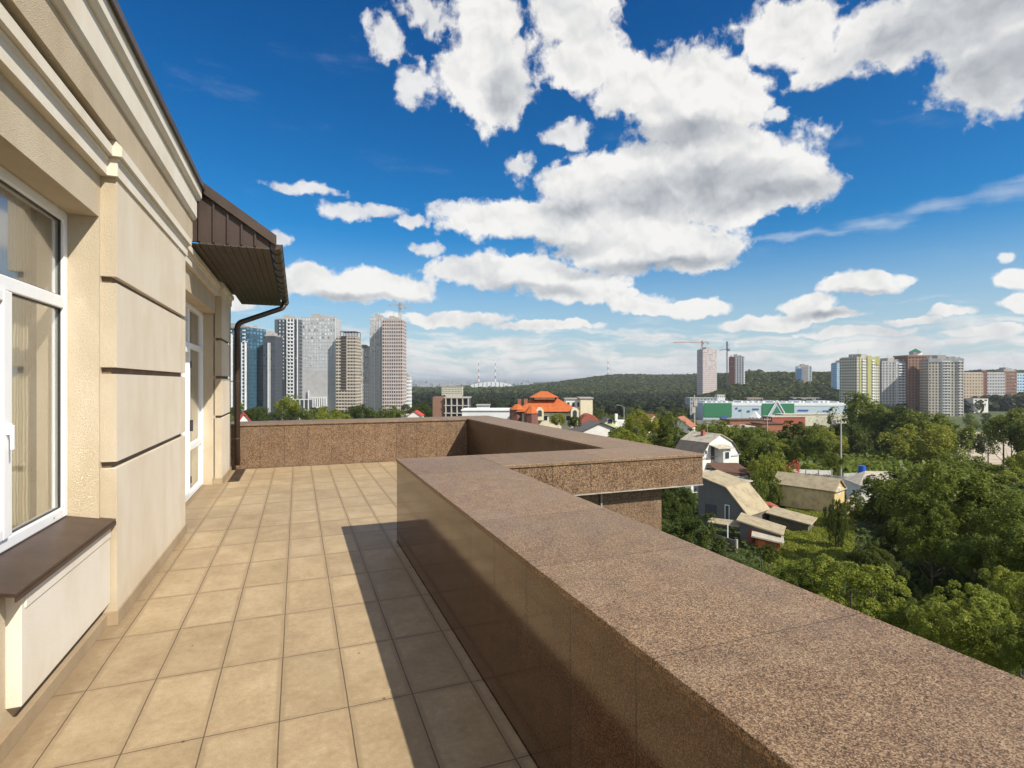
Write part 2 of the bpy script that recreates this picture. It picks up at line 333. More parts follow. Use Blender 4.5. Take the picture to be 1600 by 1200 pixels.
def leaf_mat(name, a, b, c, sc_=.9):
    m, g, out = base_mat(name)
    geo = g.n('ShaderNodeNewGeometry'); oi = g.n('ShaderNodeObjectInfo').outputs['Random']
    n = g.noise(geo.outputs['Position'], sc_, 3, .6)
    f = g.m('ADD', g.m('MULTIPLY', geo.outputs['Random Per Island'], .5), g.m('MULTIPLY', n, .5))
    k = g.ramp(f, [(.2, a), (.5, b), (.85, c)])
    k = g.mix(g.m('MULTIPLY', g.m('SUBTRACT', oi, .3), .45, clamp=True), k, tuple(x * y for x, y in zip(b, (1.5, 1.15, .7))))
    p = g.n('ShaderNodeBsdfPrincipled', {'Base Color': k, 'Roughness': .55, 'Specular IOR Level': .22})
    tr = g.n('ShaderNodeBsdfTranslucent', {'Color': g.mix(.5, k, tuple(min(1, x * 1.8) for x in c))})
    mx = g.n('ShaderNodeMixShader', {0: .36, 1: p.outputs[0], 2: tr.outputs[0]}); g.nt.links.new(mx.outputs[0], out.inputs[0])
leaf_mat('leaf_green', (.040, .066, .010), (.105, .142, .020), (.20, .23, .040))
leaf_mat('leaf_bright', (.075, .105, .012), (.175, .21, .025), (.30, .31, .055))
leaf_mat('leaf_dark', (.026, .044, .009), (.056, .080, .014), (.105, .130, .025))
leaf_mat('leaf_olive', (.045, .055, .014), (.085, .095, .022), (.13, .13, .04))
leaf_mat('leaf_wood', (.026, .040, .010), (.052, .070, .015), (.100, .112, .026), .035)
leaf_mat('leaf_wooddark', (.014, .022, .007), (.022, .032, .009), (.034, .044, .012))
leaf_mat('leaf_bare', (.06, .05, .03), (.10, .08, .045), (.13, .11, .05))
simple('bark', (.10, .08, .06), .9, .3, 6)

def ground_mat():
    m, g, out = base_mat('ground'); p = pos(g)
    n = g.noise(p, .035, 6, .6); n2 = g.noise(p, .6, 6, .7); n3 = g.noise(p, 9, 4, .7)
    c = g.ramp(g.m('ADD', g.m('MULTIPLY', n, .5), g.m('MULTIPLY', n2, .5)), [(.36, (.028, .050, .012)), (.50, (.06, .085, .02)), (.62, (.10, .105, .035)), (.72, (.17, .13, .075))])
    c = g.mix(g.m('MULTIPLY', n3, .4), c, (.02, .035, .01))
    finish(g, out, c, .95, n3, .8, .15)
ground_mat()
simple('grass', (.10, .15, .03), .95, .35, .8, 0, .8, 6)
simple('yard_concrete', (.44, .37, .28), .9, .25, .3, 0, .2, 4); simple('asphalt_far', (.12, .11, .105), .9, .2, .2)
simple('soil', (.13, .09, .06), .95, .3, 1)
simple('haze_city', (.24, .26, .28), .9, .2, .01)
M = MATS

# ------------------------------------------------------------------ mesh helpers
class MB:
    def __init__(s): s.v = []; s.f = []
    def add(s, vs, fs):
        o = len(s.v); s.v += [tuple(q) for q in vs]; s.f += [tuple(i + o for i in f) for f in fs]; return s
    def box(s, x0, x1, y0, y1, z0, z1):
        return s.add([(x0, y0, z0), (x1, y0, z0), (x1, y1, z0), (x0, y1, z0), (x0, y0, z1), (x1, y0, z1), (x1, y1, z1), (x0, y1, z1)],
                     [(0, 3, 2, 1), (4, 5, 6, 7), (0, 1, 5, 4), (1, 2, 6, 5), (2, 3, 7, 6), (3, 0, 4, 7)])
    def hexa(s, p): return s.add(p, [(0, 3, 2, 1), (4, 5, 6, 7), (0, 1, 5, 4), (1, 2, 6, 5), (2, 3, 7, 6), (3, 0, 4, 7)])
    def prism(s, poly, y0, y1):      # polygon in x,z (counter-clockwise seen from -y) extruded along y
        n = len(poly)
        vs = [(x, y0, z) for x, z in poly] + [(x, y1, z) for x, z in poly]
        return s.add(vs, [tuple(range(n)), tuple(range(2 * n - 1, n - 1, -1))] + [(i, i + n, (i + 1) % n + n, (i + 1) % n) for i in range(n)])
    def vprism(s, poly, z0, z1):     # polygon in x,y extruded along z
        n = len(poly)
        vs = [(x, y, z0) for x, y in poly] + [(x, y, z1) for x, y in poly]
        return s.add(vs, [tuple(range(n - 1, -1, -1)), tuple(range(n, 2 * n))] + [(i, (i + 1) % n, (i + 1) % n + n, i + n) for i in range(n)])
    def tube(s, pts, r, n=10, r1=None):
        pts = [Vector(p) for p in pts]; rings = []; m = len(pts)
        for i, p in enumerate(pts):
            d = (pts[min(i + 1, m - 1)] - pts[max(i - 1, 0)]).normalized()
            a = d.orthogonal().normalized() if not rings else (pa - d * pa.dot(d)).normalized()
            pa = a; b = d.cross(a); rr = r if r1 is None else r + (r1 - r) * i / (m - 1)
            rings.append([p + a * math.cos(2 * math.pi * k / n) * rr + b * math.sin(2 * math.pi * k / n) * rr for k in range(n)])
        vs = [q for ri in rings for q in ri]
        fs = [(i * n + k, i * n + (k + 1) % n, (i + 1) * n + (k + 1) % n, (i + 1) * n + k) for i in range(m - 1) for k in range(n)]
        fs += [tuple(range(n - 1, -1, -1)), tuple((m - 1) * n + k for k in range(n))]
        return s.add(vs, fs)
    def cone(s, c, r, z0, z1, n=16, rt=0.0):
        vs = [(c[0] + r * math.cos(2 * math.pi * k / n), c[1] + r * math.sin(2 * math.pi * k / n), z0) for k in range(n)]
        vs += [(c[0] + rt * math.cos(2 * math.pi * k / n), c[1] + rt * math.sin(2 * math.pi * k / n), z1) for k in range(n)]
        return s.add(vs, [tuple(range(n - 1, -1, -1)), tuple(range(n, 2 * n))] + [(k, (k + 1) % n, (k + 1) % n + n, k + n) for k in range(n)])
    def mesh(s, name, mat):
        me = bpy.data.meshes.new(name); me.from_pydata(s.v, [], s.f); me.materials.append(M[mat] if isinstance(mat, str) else mat); me.update(); return me
    def build(s, name, mat, parent=None, world=False, bevel=0, smooth=False):
        me = s.mesh(name, mat)
        o = bpy.data.objects.new(name, me); col.objects.link(o)
        if parent is not None:
            o.parent = parent
            if world:                # authored in world coordinates below an unrotated root
                q = parent
                off = Vector((0, 0, 0))
                while q is not None: off -= Vector(q.location); q = q.parent
                me.transform(__import__('mathutils').Matrix.Translation(off))
        if bevel:
            b = o.modifiers.new('bevel', 'BEVEL'); b.width = bevel; b.segments = 2; b.limit_method = 'ANGLE'
        if smooth:
            me.polygons.foreach_set('use_smooth', [True] * len(me.polygons))
        return o

def tag(o, label=None, cat=None, group=None, kind=None):
    if label: o['label'] = label
    if cat: o['category'] = cat
    if group: o['group'] = group
    if kind: o['kind'] = kind
    return o
def empty(name, loc, rz, label, cat, group=None):
    o = bpy.data.objects.new(name, None); col.objects.link(o); o.location = loc; o.rotation_euler = (0, 0, rz); o.empty_display_size = .3
    return tag(o, label, cat, group)
def link_copy(src, parent, loc=None, rz=None, scale=None):
    c = src.copy(); col.objects.link(c); c.parent = parent
    if loc is not None: c.location = loc
    if rz is not None: c.rotation_euler = (0, 0, rz)
    if scale is not None: c.scale = scale
    return c

# ------------------------------------------------------------------ terrain
def sm(x, a, b):
    t = min(1, max(0, (x - a) / (b - a))); return t * t * (3 - 2 * t)
PROF = [(0, -12.6), (58, -12.6), (88, -14), (150, -17.5), (250, -24), (480, -31), (700, -33), (3000, -34), (6000, -30), (12000, -4), (26000, 10)]
def terrain(x, y):
    d = math.hypot(x, y)
    for (a, za), (b, zb) in zip(PROF, PROF[1:]):
        if d <= b: z = za + (zb - za) * (d - a) / (b - a); break
    else: z = PROF[-1][1]
    dep = x * SA + y * CA; lat = x * CA - y * SA
    q = 800 + 858 * lat / dep if dep > 1 else (3000 if lat > 0 else -2000)
    w = 5 * math.sin(q / 47.0) + 3 * math.sin(q / 19.0 + 1)
    z += sm(q, 1075, 1160) * (sm(d, 620, 1300) * 43 + sm(d, 700, 1250) * w * .16)
    z += sm(q, 775, 985) * (1 - sm(q, 1080, 1170)) * sm(d, 1150, 2050) * (46 + w * .3)
    return z
def at(px, D, dz=0.0):
    x, y, _ = ray(px, CY); x *= D; y *= D
    return Vector((x, y, terrain(x, y) + dz))
def phi(deg):       # yaw measured from the picture's horizontal
    return R(deg) - A

def build_terrain():
    rs = [0.0] + [8 * 1.075 ** i for i in range(112)]
    rs = [r for r in rs if r < 25000] + [25000]
    az = []; a = -180.0
    while a < 180:
        az.append(a); rel = abs(a - math.degrees(A)); a += 0.7 if rel < 52 else 5
    m = MB(); n = len(az)
    for r in rs[1:]:
        for q in az:
            x, y = r * math.sin(R(q)), r * math.cos(R(q)); m.v.append((x, y, terrain(x, y)))
    for i in range(len(rs) - 2):
        for k in range(n):
            m.f.append((i * n + k, i * n + (k + 1) % n, (i + 1) * n + (k + 1) % n, (i + 1) * n + k))
    m.f.append(tuple(range(n)))
    m.f = [tuple(reversed(f)) for f in m.f]
    tag(m.build('ground', 'ground', smooth=True), kind='structure')
build_terrain()

def patch(name, corners, mat, lift=.05, n=8):
    """sheet lying on the terrain between four (px, D) corners"""
    m = MB(); P = [at(*c) for c in corners]
    for j in range(n + 1):
        for i in range(n + 1):
            a = P[0].lerp(P[1], i / n); b = P[3].lerp(P[2], i / n); q = a.lerp(b, j / n)
            m.v.append((q.x, q.y, terrain(q.x, q.y) + lift))
    for j in range(n):
        for i in range(n): k = j * (n + 1) + i; m.f.append((k, k + 1, k + n + 2, k + n + 1))
    return tag(m.build(name, mat), kind='structure')
patch('yard', [(1470, 140), (1660, 140), (1660, 320), (1505, 320)], 'yard_concrete', .25)
patch('car_park', [(1040, 400), (1360, 380), (1330, 465), (1060, 465)], 'asphalt_far', .6)
patch('grass_slope', [(1195, 38), (1335, 38), (1335, 65), (1180, 65)], 'grass', .06, 12)
patch('path', [(1255, 78), (1470, 76), (1490, 80), (1250, 82)], 'soil', .12)

# ------------------------------------------------------------------ terrace and its building
XF, XB, XW = -1.18, -1.275, -1.45       # pilaster face, wall face, window plane
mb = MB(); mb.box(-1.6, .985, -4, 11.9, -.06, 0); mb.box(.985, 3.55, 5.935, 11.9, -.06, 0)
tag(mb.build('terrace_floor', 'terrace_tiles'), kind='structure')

bld = empty('terrace_building', (-3, 5, -12.6), 0, 'cream stucco building with white cornices and a brown roof beside the tiled terrace', 'building')
def B(name, mat, mb, par=bld, bevel=0, smooth=False): return mb.build(name, mat, par, world=True, bevel=bevel, smooth=smooth)
w = MB()
w.box(-1.62, XB, -4, -.95, 0, 3.13); w.box(-1.62, XB, -.95, .5, 0, .74); w.box(-1.62, XB, -.95, .5, 2.84, 3.13); w.box(-1.62, XB, .5, 3.2, 0, 3.13)
w.box(-1.62, XB, 3.2, 4.56, 0, .74); w.box(-1.62, XB, 3.2, 4.56, 2.84, 3.13)
w.box(-1.62, XB, 4.56, 7.3, 0, 3.13)
w.box(-1.62, XB, 7.3, 10.3, 2.84, 3.13)
w.box(-1.62, XB, 10.3, 11.88, 0, 3.13)
B('wall', 'stucco_wall', w)
core = MB(); core.box(-9, 1.6, -4, 12.7, -12.7, -.065); core.box(1.6, 3.87, 5.22, 12.7, -12.7, -.065)
B('lower_wall', 'granite_low', core)
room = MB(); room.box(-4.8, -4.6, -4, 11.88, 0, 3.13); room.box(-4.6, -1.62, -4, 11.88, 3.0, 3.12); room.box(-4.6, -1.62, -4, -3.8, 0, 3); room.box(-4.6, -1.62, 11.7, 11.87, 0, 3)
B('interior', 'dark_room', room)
end = MB(); end.box(-9, -4.8, -4, 12.6, 0, 3.3); end.box(-4.8, -1.63, 11.88, 12.6, 0, 3.3); B('rear_wall', 'stucco_wall', end)

def pilaster(y0, y1, top=3.13):
    g_ = [(1.12, .046), (1.78, .046), (2.415, .046)]
    m = MB(); z = 0.0
    for gz, hh in g_:
        m.box(-1.30, XF, y0, y1, z, gz - hh / 2); z = gz + hh / 2
    m.box(-1.30, XF, y0, y1, z, top)
    pl_ = B('pilaster', 'stucco_smooth', m); z = .1; q = MB()
    for gz, hh in g_ + [(top + .023, .046)]: q.box(-1.285, XF - .001, y0 - .002, y0 - .0002, z, gz - hh / 2 - .0005); z = gz + hh / 2 + .0005
    B('side_render', 'stucco_wall', q, pl_)
    for gz, hh in g_: B('groove', 'groove', MB().box(-1.30, XF - .04, y0 + .03, y1 - .03, gz - hh / 2 + .0005, gz + hh / 2 - .0005), pl_)
pilaster(4.59, 7.12); pilaster(10.3, 11.62); pilaster(.78, 2.7)
# skirting
B('skirting', 'skirting', MB().box(-1.3, -1.232, 2.714, 4.572, 0, .088), bevel=.004); B('skirting', 'skirting', MB().box(-1.3, -1.232, -4, .764, 0, .088), bevel=.004)
for y0, y1 in ((4.577, 7.132), (10.288, 11.632), (.768, 2.712)): B('skirting', 'skirting', MB().box(-1.31, XF + .012, y0, y1, 0, .1), bevel=.004)

# horizontal mouldings: (z0, z1, projection on the bay, projection on the pilaster, return overhang)
def band(name, z0, z1, xb, xp, mat='stucco_trim', prof=None, oh=.04):
    """a moulding that breaks forward over the pilasters"""
    y = [-4, .78 - oh, 2.7 + oh, 4.59 - oh, 7.12 + oh, 10.3 - oh, 11.62 + oh, 11.9]
    x = [xb, xp, xb, xp, xb, xp, xb]
    m = MB(); pr = prof or [(0, 0), (0, 1)]
    for i in range(7):
        xx = x[i]; hgt = z1 - z0
        poly = [(-1.5, z0)] + [(xx + dx, z0 + t * hgt) for dx, t in pr] + [(-1.5, z1)]
        m.prism(poly, y[i], y[i + 1])
    return B(name, mat, m)
band('cornice', 3.13, 3.255, -1.225, -1.165, prof=[(0, 0), (0, .78), (.012, .86), (.012, 1)])
band('cornice', 3.257, 3.365, -1.185, -1.130, prof=[(0, 0), (0, .62), (-.035, .95), (-.05, 1)], oh=.075)
at_ = MB(); at_.box(-4.8, -1.16, -4, 7.44, 3.367, 3.62); B('attic_wall', 'stucco_attic', at_)
c2 = MB()
c2.prism([(-4.8, 3.622), (-1.145, 3.622), (-1.118, 3.655), (-1.118, 3.87), (-4.8, 3.87)], -4, 7.47); B('cornice', 'stucco_trim', c2)
c3 = MB(); c3.prism([(-4.8, 3.872), (-1.10, 3.872), (-1.075, 3.905), (-1.075, 4.052), (-4.8, 4.052)], -4, 7.52); B('cornice', 'stucco_trim', c3)
cap = MB(); cap.box(-4.82, -1.045, -4, 7.55, 4.054, 4.072); cap.box(-1.060, -1.045, -4, 7.55, 4.012, 4.0535); cap.box(-4.8, -1.2, -4, 7.5, 4.072, 4.11)
B('roof_cap', 'brown_metal', cap)
# metal flashing on the lower cornice of the second bay
fl = MB(); fl.box(-1.6, -1.12, 7.56, 11.7, 3.367, 3.377); B('flashing', 'brown_metal', fl)

# window: frame, sash, panes
def frame_rect(m, y0, y1, z0, z1, t, x0, x1):
    m.box(x0, x1, y0, y0 + t, z0, z1); m.box(x0, x1, y1 - t, y1, z0, z1); m.box(x0, x1, y0 + t, y1 - t, z0, z0 + t); m.box(x0, x1, y0 + t, y1 - t, z1 - t, z1)
def pane(y0, y1, z0, z1, par, x=-1.482): 
    m = MB(); m.add([(x, y0, z0), (x, y1, z0), (x, y1, z1), (x, y0, z1)], [(0, 1, 2, 3)]); B('pane', 'window_glass', m, par)
fm = MB(); frame_rect(fm, 3.2, 4.56, .80, 2.84, .065, -1.52, XW)
fm.box(-1.519, XW - .001, 3.265, 4.495, 2.19, 2.27)                       # transom
fm.box(-1.519, XW - .002, 3.715, 3.79, .865, 2.19)                         # mullion
win = B('window', 'white_plastic', fm, bevel=.006)
s_ = MB(); frame_rect(s_, 3.262, 3.712, .868, 2.187, .062, -1.515, -1.435); B('sash', 'white_plastic', s_, win, bevel=.006)
gk = MB()
frame_rect(gk, 3.32, 3.655, .925, 2.13, .01, -1.481, -1.462); frame_rect(gk, 3.786, 4.499, .861, 2.194, .011, -1.481, -1.468); frame_rect(gk, 3.261, 4.499, 2.267, 2.779, .011, -1.481, -1.468)
B('gasket', 'rubber', gk, win)
pane(3.325, 3.65, .93, 2.125, win); pane(3.79, 4.495, .865, 2.19, win); pane(3.265, 4.495, 2.27, 2.775, win)
dr = MB()
for yy in (3.5, 4.28): dr.cone((0, 0), .008, 0, .004, 10)
for yy in (3.62, 4.33): B('screw_cap', 'steel', MB().tube([(XW - .001, yy, .833), (XW + .003, yy, .833)], .008, 10), win)
fm = MB(); frame_rect(fm, -.95, .5, .80, 2.84, .065, -1.52, XW); fm.box(-1.519, XW - .001, -.885, .435, 2.19, 2.27); fm.box(-1.519, XW - .002, -.28, -.205, .865, 2.19)
win2 = B('window', 'white_plastic', fm, bevel=.006); pane(-.885, -.28, .865, 2.19, win2); pane(-.205, .435, .865, 2.19, win2); pane(-.885, .435, 2.27, 2.775, win2)
hd = MB(); hd.box(-1.437, -1.415, 3.672, 3.70, 1.42, 1.48); hd.box(-1.42, -1.405, 3.676, 3.696, 1.34, 1.47); B('handle', 'white_plastic', hd, win, bevel=.004)
# outer sill and apron
si = MB(); si.hexa([(XW, 3.12, .775), (-1.185, 3.12, .728), (-1.185, 4.588, .728), (XW, 4.588, .775), (XW, 3.12, .795), (-1.185, 3.12, .744), (-1.185, 4.588, .744), (XW, 4.588, .795)])
si.box(-1.188, -1.182, 3.12, 4.588, .705, .727); B('sill', 'sill_metal', si); B('sill', 'sill_metal', MB().box(XW, -1.185, -1.02, .56, .735, .76))
ap = MB(); ap.box(-1.30, -1.215, 3.26, 4.575, .165, .70); ap.box(-1.30, -1.208, 3.29, 4.575, .62, .69)
B('apron', 'stucco_trim', ap, bevel=.004)
cu = MB()
n_ = 60
for i in range(n_):
    y0, y1 = 3.05 + i * 1.7 / n_, 3.05 + (i + 1) * 1.7 / n_
    x0, x1 = -1.72 + .006 * math.sin(i * 1.1), -1.72 + .006 * math.sin((i + 1) * 1.1)
    cu.add([(x0, y0, .3), (x1, y1, .3), (x1, y1, 2.95), (x0, y0, 2.95)], [(0, 1, 2, 3)])
B('curtain', 'curtain', cu)

# terrace door of the second bay
dm = MB(); frame_rect(dm, 7.3, 10.3, .02, 2.84, .07, -1.52, XW)
dm.box(-1.519, XW - .001, 7.37, 10.23, 2.19, 2.27); dm.box(-1.519, XW - .002, 9.0, 9.10, .09, 2.19); dm.box(-1.519, XW - .002, 9.02, 9.08, 2.27, 2.77); dm.box(-1.519, XW - .003, 8.2, 8.28, .09, 2.19); dm.box(-1.518, XW - .003, 9.10, 10.23, .70, .79)
door = B('terrace_door', 'white_plastic', dm, bevel=.006)
s_ = MB(); frame_rect(s_, 8.285, 8.995, .092, 2.187, .07, -1.515, -1.43); B('sash', 'white_plastic', s_, door, bevel=.006)
pane(9.10, 10.23, .09, .70, door); pane(9.10, 10.23, .79, 2.19, door); pane(8.35, 8.93, .16, 2.12, door); pane(7.37, 8.2, .09, 2.19, door)
pane(9.08, 10.23, 2.27, 2.77, door); pane(7.37, 9.02, 2.27, 2.77, door)
hd = MB(); hd.box(-1.43, -1.39, 8.94, 8.97, 1.0, 1.16); B('handle', 'rubber', hd, door)
for z in (.25, 1.0, 1.9): B('hinge', 'rubber', MB().box(-1.45, -1.415, 8.985, 9.015, z, z + .1), door)
cu = MB()
for i in range(90):
    y0, y1 = 7.2 + i * 3.2 / 90, 7.2 + (i + 1) * 3.2 / 90
    x0, x1 = -1.74 + .03 * math.sin(i * 1.3), -1.74 + .03 * math.sin((i + 1) * 1.3)
    cu.add([(x0, y0, 0.02), (x1, y1, 0.02), (x1, y1, 2.95), (x0, y0, 2.95)], [(0, 1, 2, 3)])
B('curtain', 'curtain', cu)

# brown eaves over the second bay
Y0, Y1, XE = 7.62, 13.2, -.33
so = MB()
nb_ = 9
for i in range(nb_):
    xa, xb_ = -1.13 + (XE + 1.13) * i / nb_, -1.13 + (XE + 1.13) * (i + 1) / nb_
    so.box(xa + .003, xb_ - .003, Y0, Y1, 3.385, 3.40)
so.box(-1.125, XE, Y0 + .005, Y1 - .005, 3.402, 3.41); B('soffit', 'brown_soffit', so)
def roof_z(x): return 3.52 + (XE + .06 - x) * .70
rf = MB(); rf.prism([(XE + .06, 3.47), (XE + .06, 3.52), (-4.6, roof_z(-4.6)), (-4.6, roof_z(-4.6) - .05)], Y0 - .02, Y1 + .02)
rf.prism([(-8.5, 3.4), (-4.6, roof_z(-4.6) - .05), (-4.6, roof_z(-4.6)), (-8.5, 3.45)], Y0 - .02, Y1 + .02)
for k in range(11):
    y = Y0 + .05 + k * .54; rf.prism([(XE + .06, 3.523), (XE + .06, 3.545), (-4.6, roof_z(-4.6) + .022), (-4.6, roof_z(-4.6) + .002)], y, y + .02)
B('roof', 'brown_roof', rf)
ga = MB()
for i in range(12):                                               # standing-seam gable cladding
    xa = XE - .01 - i * .155; xb_ = xa - .155
    ga.add([(xb_, Y0 + .01, 3.412), (xa, Y0 + .01, 3.412), (xa, Y0 + .01, roof_z(xa) - .05), (xb_, Y0 + .01, roof_z(xb_) - .05),
            (xb_, Y0 + .05, 3.412), (xa, Y0 + .05, 3.412), (xa, Y0 + .05, roof_z(xa) - .05), (xb_, Y0 + .05, roof_z(xb_) - .05)],
           [(0, 1, 2, 3), (4, 7, 6, 5), (0, 4, 5, 1), (1, 5, 6, 2), (3, 2, 6, 7), (0, 3, 7, 4)])
    ga.box(xb_ - .010, xb_ + .010, Y0 - .016, Y0 + .009, 3.412, roof_z(xb_) - .07)
B('gable_cladding', 'brown_roof', ga)
bg_ = MB(); bg_.hexa([(XE + .08, Y0 - .045, 3.43), (XE + .08, Y0 - .021, 3.43), (-4.5, Y0 - .021, roof_z(-4.5) - .13), (-4.5, Y0 - .045, roof_z(-4.5) - .13),
                      (XE + .08, Y0 - .045, 3.56), (XE + .08, Y0 - .021, 3.56), (-4.5, Y0 - .021, roof_z(-4.5) + .03), (-4.5, Y0 - .045, roof_z(-4.5) + .03)])
B('barge_board', 'brown_metal', bg_)
# half-round gutter with brackets and the downpipe
gt = MB(); k = 10; rr = .068; gx = XE + .075; gz = 3.455
prof = [(gx + rr * math.cos(math.pi + math.pi * i / k), gz + rr * math.sin(math.pi + math.pi * i / k)) for i in range(k + 1)]
inn = [(gx + (rr - .006) * math.cos(math.pi + math.pi * i / k), gz + (rr - .006) * math.sin(math.pi + math.pi * i / k)) for i in range(k + 1)]
for i in range(k):
    a, b, c, d = prof[i], prof[i + 1], inn[i + 1], inn[i]
    gt.add([(a[0], Y0, a[1]), (b[0], Y0, b[1]), (c[0], Y0, c[1]), (d[0], Y0, d[1]), (a[0], Y1, a[1]), (b[0], Y1, b[1]), (c[0], Y1, c[1]), (d[0], Y1, d[1])],
           [(0, 1, 5, 4), (3, 7, 6, 2), (0, 3, 2, 1), (4, 5, 6, 7)])
gt.tube([(gx + rr, Y0, gz), (gx + rr, Y1, gz)], .009, 8)
gt.prism(prof, Y0 - .006, Y0 - .001); gt.prism(prof, Y1 + .001, Y1 + .006)
gut = B('gutter', 'brown_metal', gt, smooth=False)
for i in range(10):
    y = Y0 + .3 + i * .56
    B('bracket', 'brown_metal', MB().tube([(gx + (rr + .006) * math.cos(math.pi + math.pi * t / 10), y, gz + (rr + .006) * math.sin(math.pi + math.pi * t / 10)) for t in range(11)], .006, 6), gut)
YP = 11.78; dp = MB()
def bend(pts, n=6):
    out = [Vector(pts[0])]
    for a, b, c in zip(pts, pts[1:], pts[2:]):
        a, b, c = Vector(a), Vector(b), Vector(c); p = b + (a - b).normalized() * .12; q = b + (c - b).normalized() * .12
        for i in range(n + 1): t = i / n; out.append(p * (1 - t) ** 2 + b * 2 * t * (1 - t) + q * t * t)
    out.append(Vector(pts[-1])); return out
dp.tube(bend([(gx, 12.5, 3.40), (gx, 12.5, 3.27), (-1.085, YP, 2.83), (-1.085, YP, .10)]), .052, 14)
dp.tube([(gx, 12.5, 3.38), (gx, 12.5, 3.32)], .066, 14)
pipe = B('downpipe', 'brown_metal', dp, smooth=True)
for z in (.6, 1.7, 2.7):
    cl = MB(); cl.tube([(-1.085, YP, z), (-1.085, YP, z + .03)], .059, 14); cl.box(-1.27, -1.13, YP - .01, YP + .01, z + .005, z + .022)
    B('clamp', 'brown_metal', cl, pipe)
cb = MB(); cb.tube([(-1.172, 11.45, .1), (-1.17, 11.46, 1.2), (-1.174, 11.44, 2.2), (-1.168, 11.47, 3.1)], .006, 6); B('cable', 'rubber', cb)

# drain grate on the tiles
dg = empty('drain_grate', (-1.02, 11.2, 0), 0, 'narrow dark metal grate lying on the tiles at the foot of the downpipe', 'drain grate')
m = MB(); frame_rect_ = [(-.085, -.07, -.75, .62), (.07, .085, -.75, .62), (-.07, .07, -.75, -.73), (-.07, .07, .60, .62)]
for a in frame_rect_: m.box(*a, .002, .014)
m.build('frame', 'brown_metal', dg); m = MB()
for k in range(26): m.box(-.07, .07, -.71 + k * .05, -.69 + k * .05, .003, .012)
m.build('bars', 'brown_metal', dg)

# ------------------------------------------------------------------ granite parapets
CZ = .877
def parapet(name, label, wall, wmat, band_, coping, cmat, group=None, extra=None):
    x0, x1, y0, y1, z0, z1 = coping
    r = empty(name, ((x0 + x1) / 2, (y0 + y1) / 2, 0), 0, label, 'parapet')
    B('wall', wmat[0], MB().box(*wall), r)
    if band_: 
        b = MB()
        for q in band_: b.box(*q)
        B('cornice', wmat[1], b, r)
    c = B('coping', cmat, MB().box(*coping), r, bevel=.004)
    if extra: B('drip_edge', 'concrete_edge', extra, r)
    return r
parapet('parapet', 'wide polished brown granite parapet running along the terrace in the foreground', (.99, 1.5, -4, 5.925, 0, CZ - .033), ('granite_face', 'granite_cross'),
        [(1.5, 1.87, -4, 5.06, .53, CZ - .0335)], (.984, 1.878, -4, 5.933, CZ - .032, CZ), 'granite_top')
par2 = parapet('parapet', 'short rough granite parapet jutting out to the right beyond the long foreground one', (1.502, 3.87, 5.22, 5.925, -.06, CZ - .034), ('granite_low', 'granite_cross'),
        [(1.875, 4.33, 5.075, 5.219, .53, CZ - .0345), (3.871, 4.33, 5.22, 5.925, .53, CZ - .0345), (1.60, 1.875, 5.063, 5.219, .53, CZ - .0346)], (1.8795, 4.345, 5.062, 5.933, CZ - .032, CZ), 'granite_crosstop',
        extra=MB().box(1.9, 4.335, 5.07, 5.10, .518, .5295).box(4.30, 4.335, 5.10, 5.93, .518, .5295))
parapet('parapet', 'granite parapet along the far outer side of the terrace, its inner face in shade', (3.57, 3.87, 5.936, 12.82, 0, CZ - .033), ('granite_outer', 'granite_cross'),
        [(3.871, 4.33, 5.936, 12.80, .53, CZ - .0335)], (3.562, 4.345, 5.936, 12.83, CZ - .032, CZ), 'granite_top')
parapet('parapet', 'speckled granite end wall facing the camera across the far end of the terrace', (-1.9, 3.566, 11.93, 12.5, 0, CZ - .04), ('granite_cross', 'granite_cross'), None,
        (-1.9, 3.5605, 11.905, 12.78, CZ - .038, CZ - .001), 'granite_crosstop')
dp2 = MB(); dp2.tube([(3.07, 5.20, .52), (3.07, 5.20, .1), (3.07, 5.20, -3)], .012, 8); o = B('lightning_cable', 'concrete_edge', dp2, par2)

# ------------------------------------------------------------------ vegetation
def quads_mesh(name, P, U, V, mat):
    """P centres, U,V half-vectors (n,3): one diamond-shaped leaf each"""
    n = len(P); v = np.empty((n, 4, 3), 'f'); v[:, 0] = P - U; v[:, 1] = P - V * .9; v[:, 2] = P + U; v[:, 3] = P + V * .9
    me = bpy.data.meshes.new(name); me.vertices.add(n * 4); me.vertices.foreach_set('co', v.ravel())
    me.loops.add(n * 4); me.loops.foreach_set('vertex_index', np.arange(n * 4, dtype='i'))
    me.polygons.add(n); me.polygons.foreach_set('loop_start', np.arange(0, n * 4, 4, dtype='i')); me.polygons.foreach_set('loop_total', np.full(n, 4, 'i'))
    me.materials.append(M[mat]); me.update(calc_edges=True); return me
def unit(a): return a / (np.linalg.norm(a, axis=-1, keepdims=True) + 1e-9)
def leaves_at(rg, C, Nn, size, spread=.7):
    n = len(C); nr = unit(Nn + rg.normal(0, spread, (n, 3)))
    t = unit(np.cross(nr, rg.normal(0, 1, (n, 3)))); b = np.cross(nr, t); s = size * rg.uniform(.6, 1.3, (n, 1))
    return t * s, b * s * .62
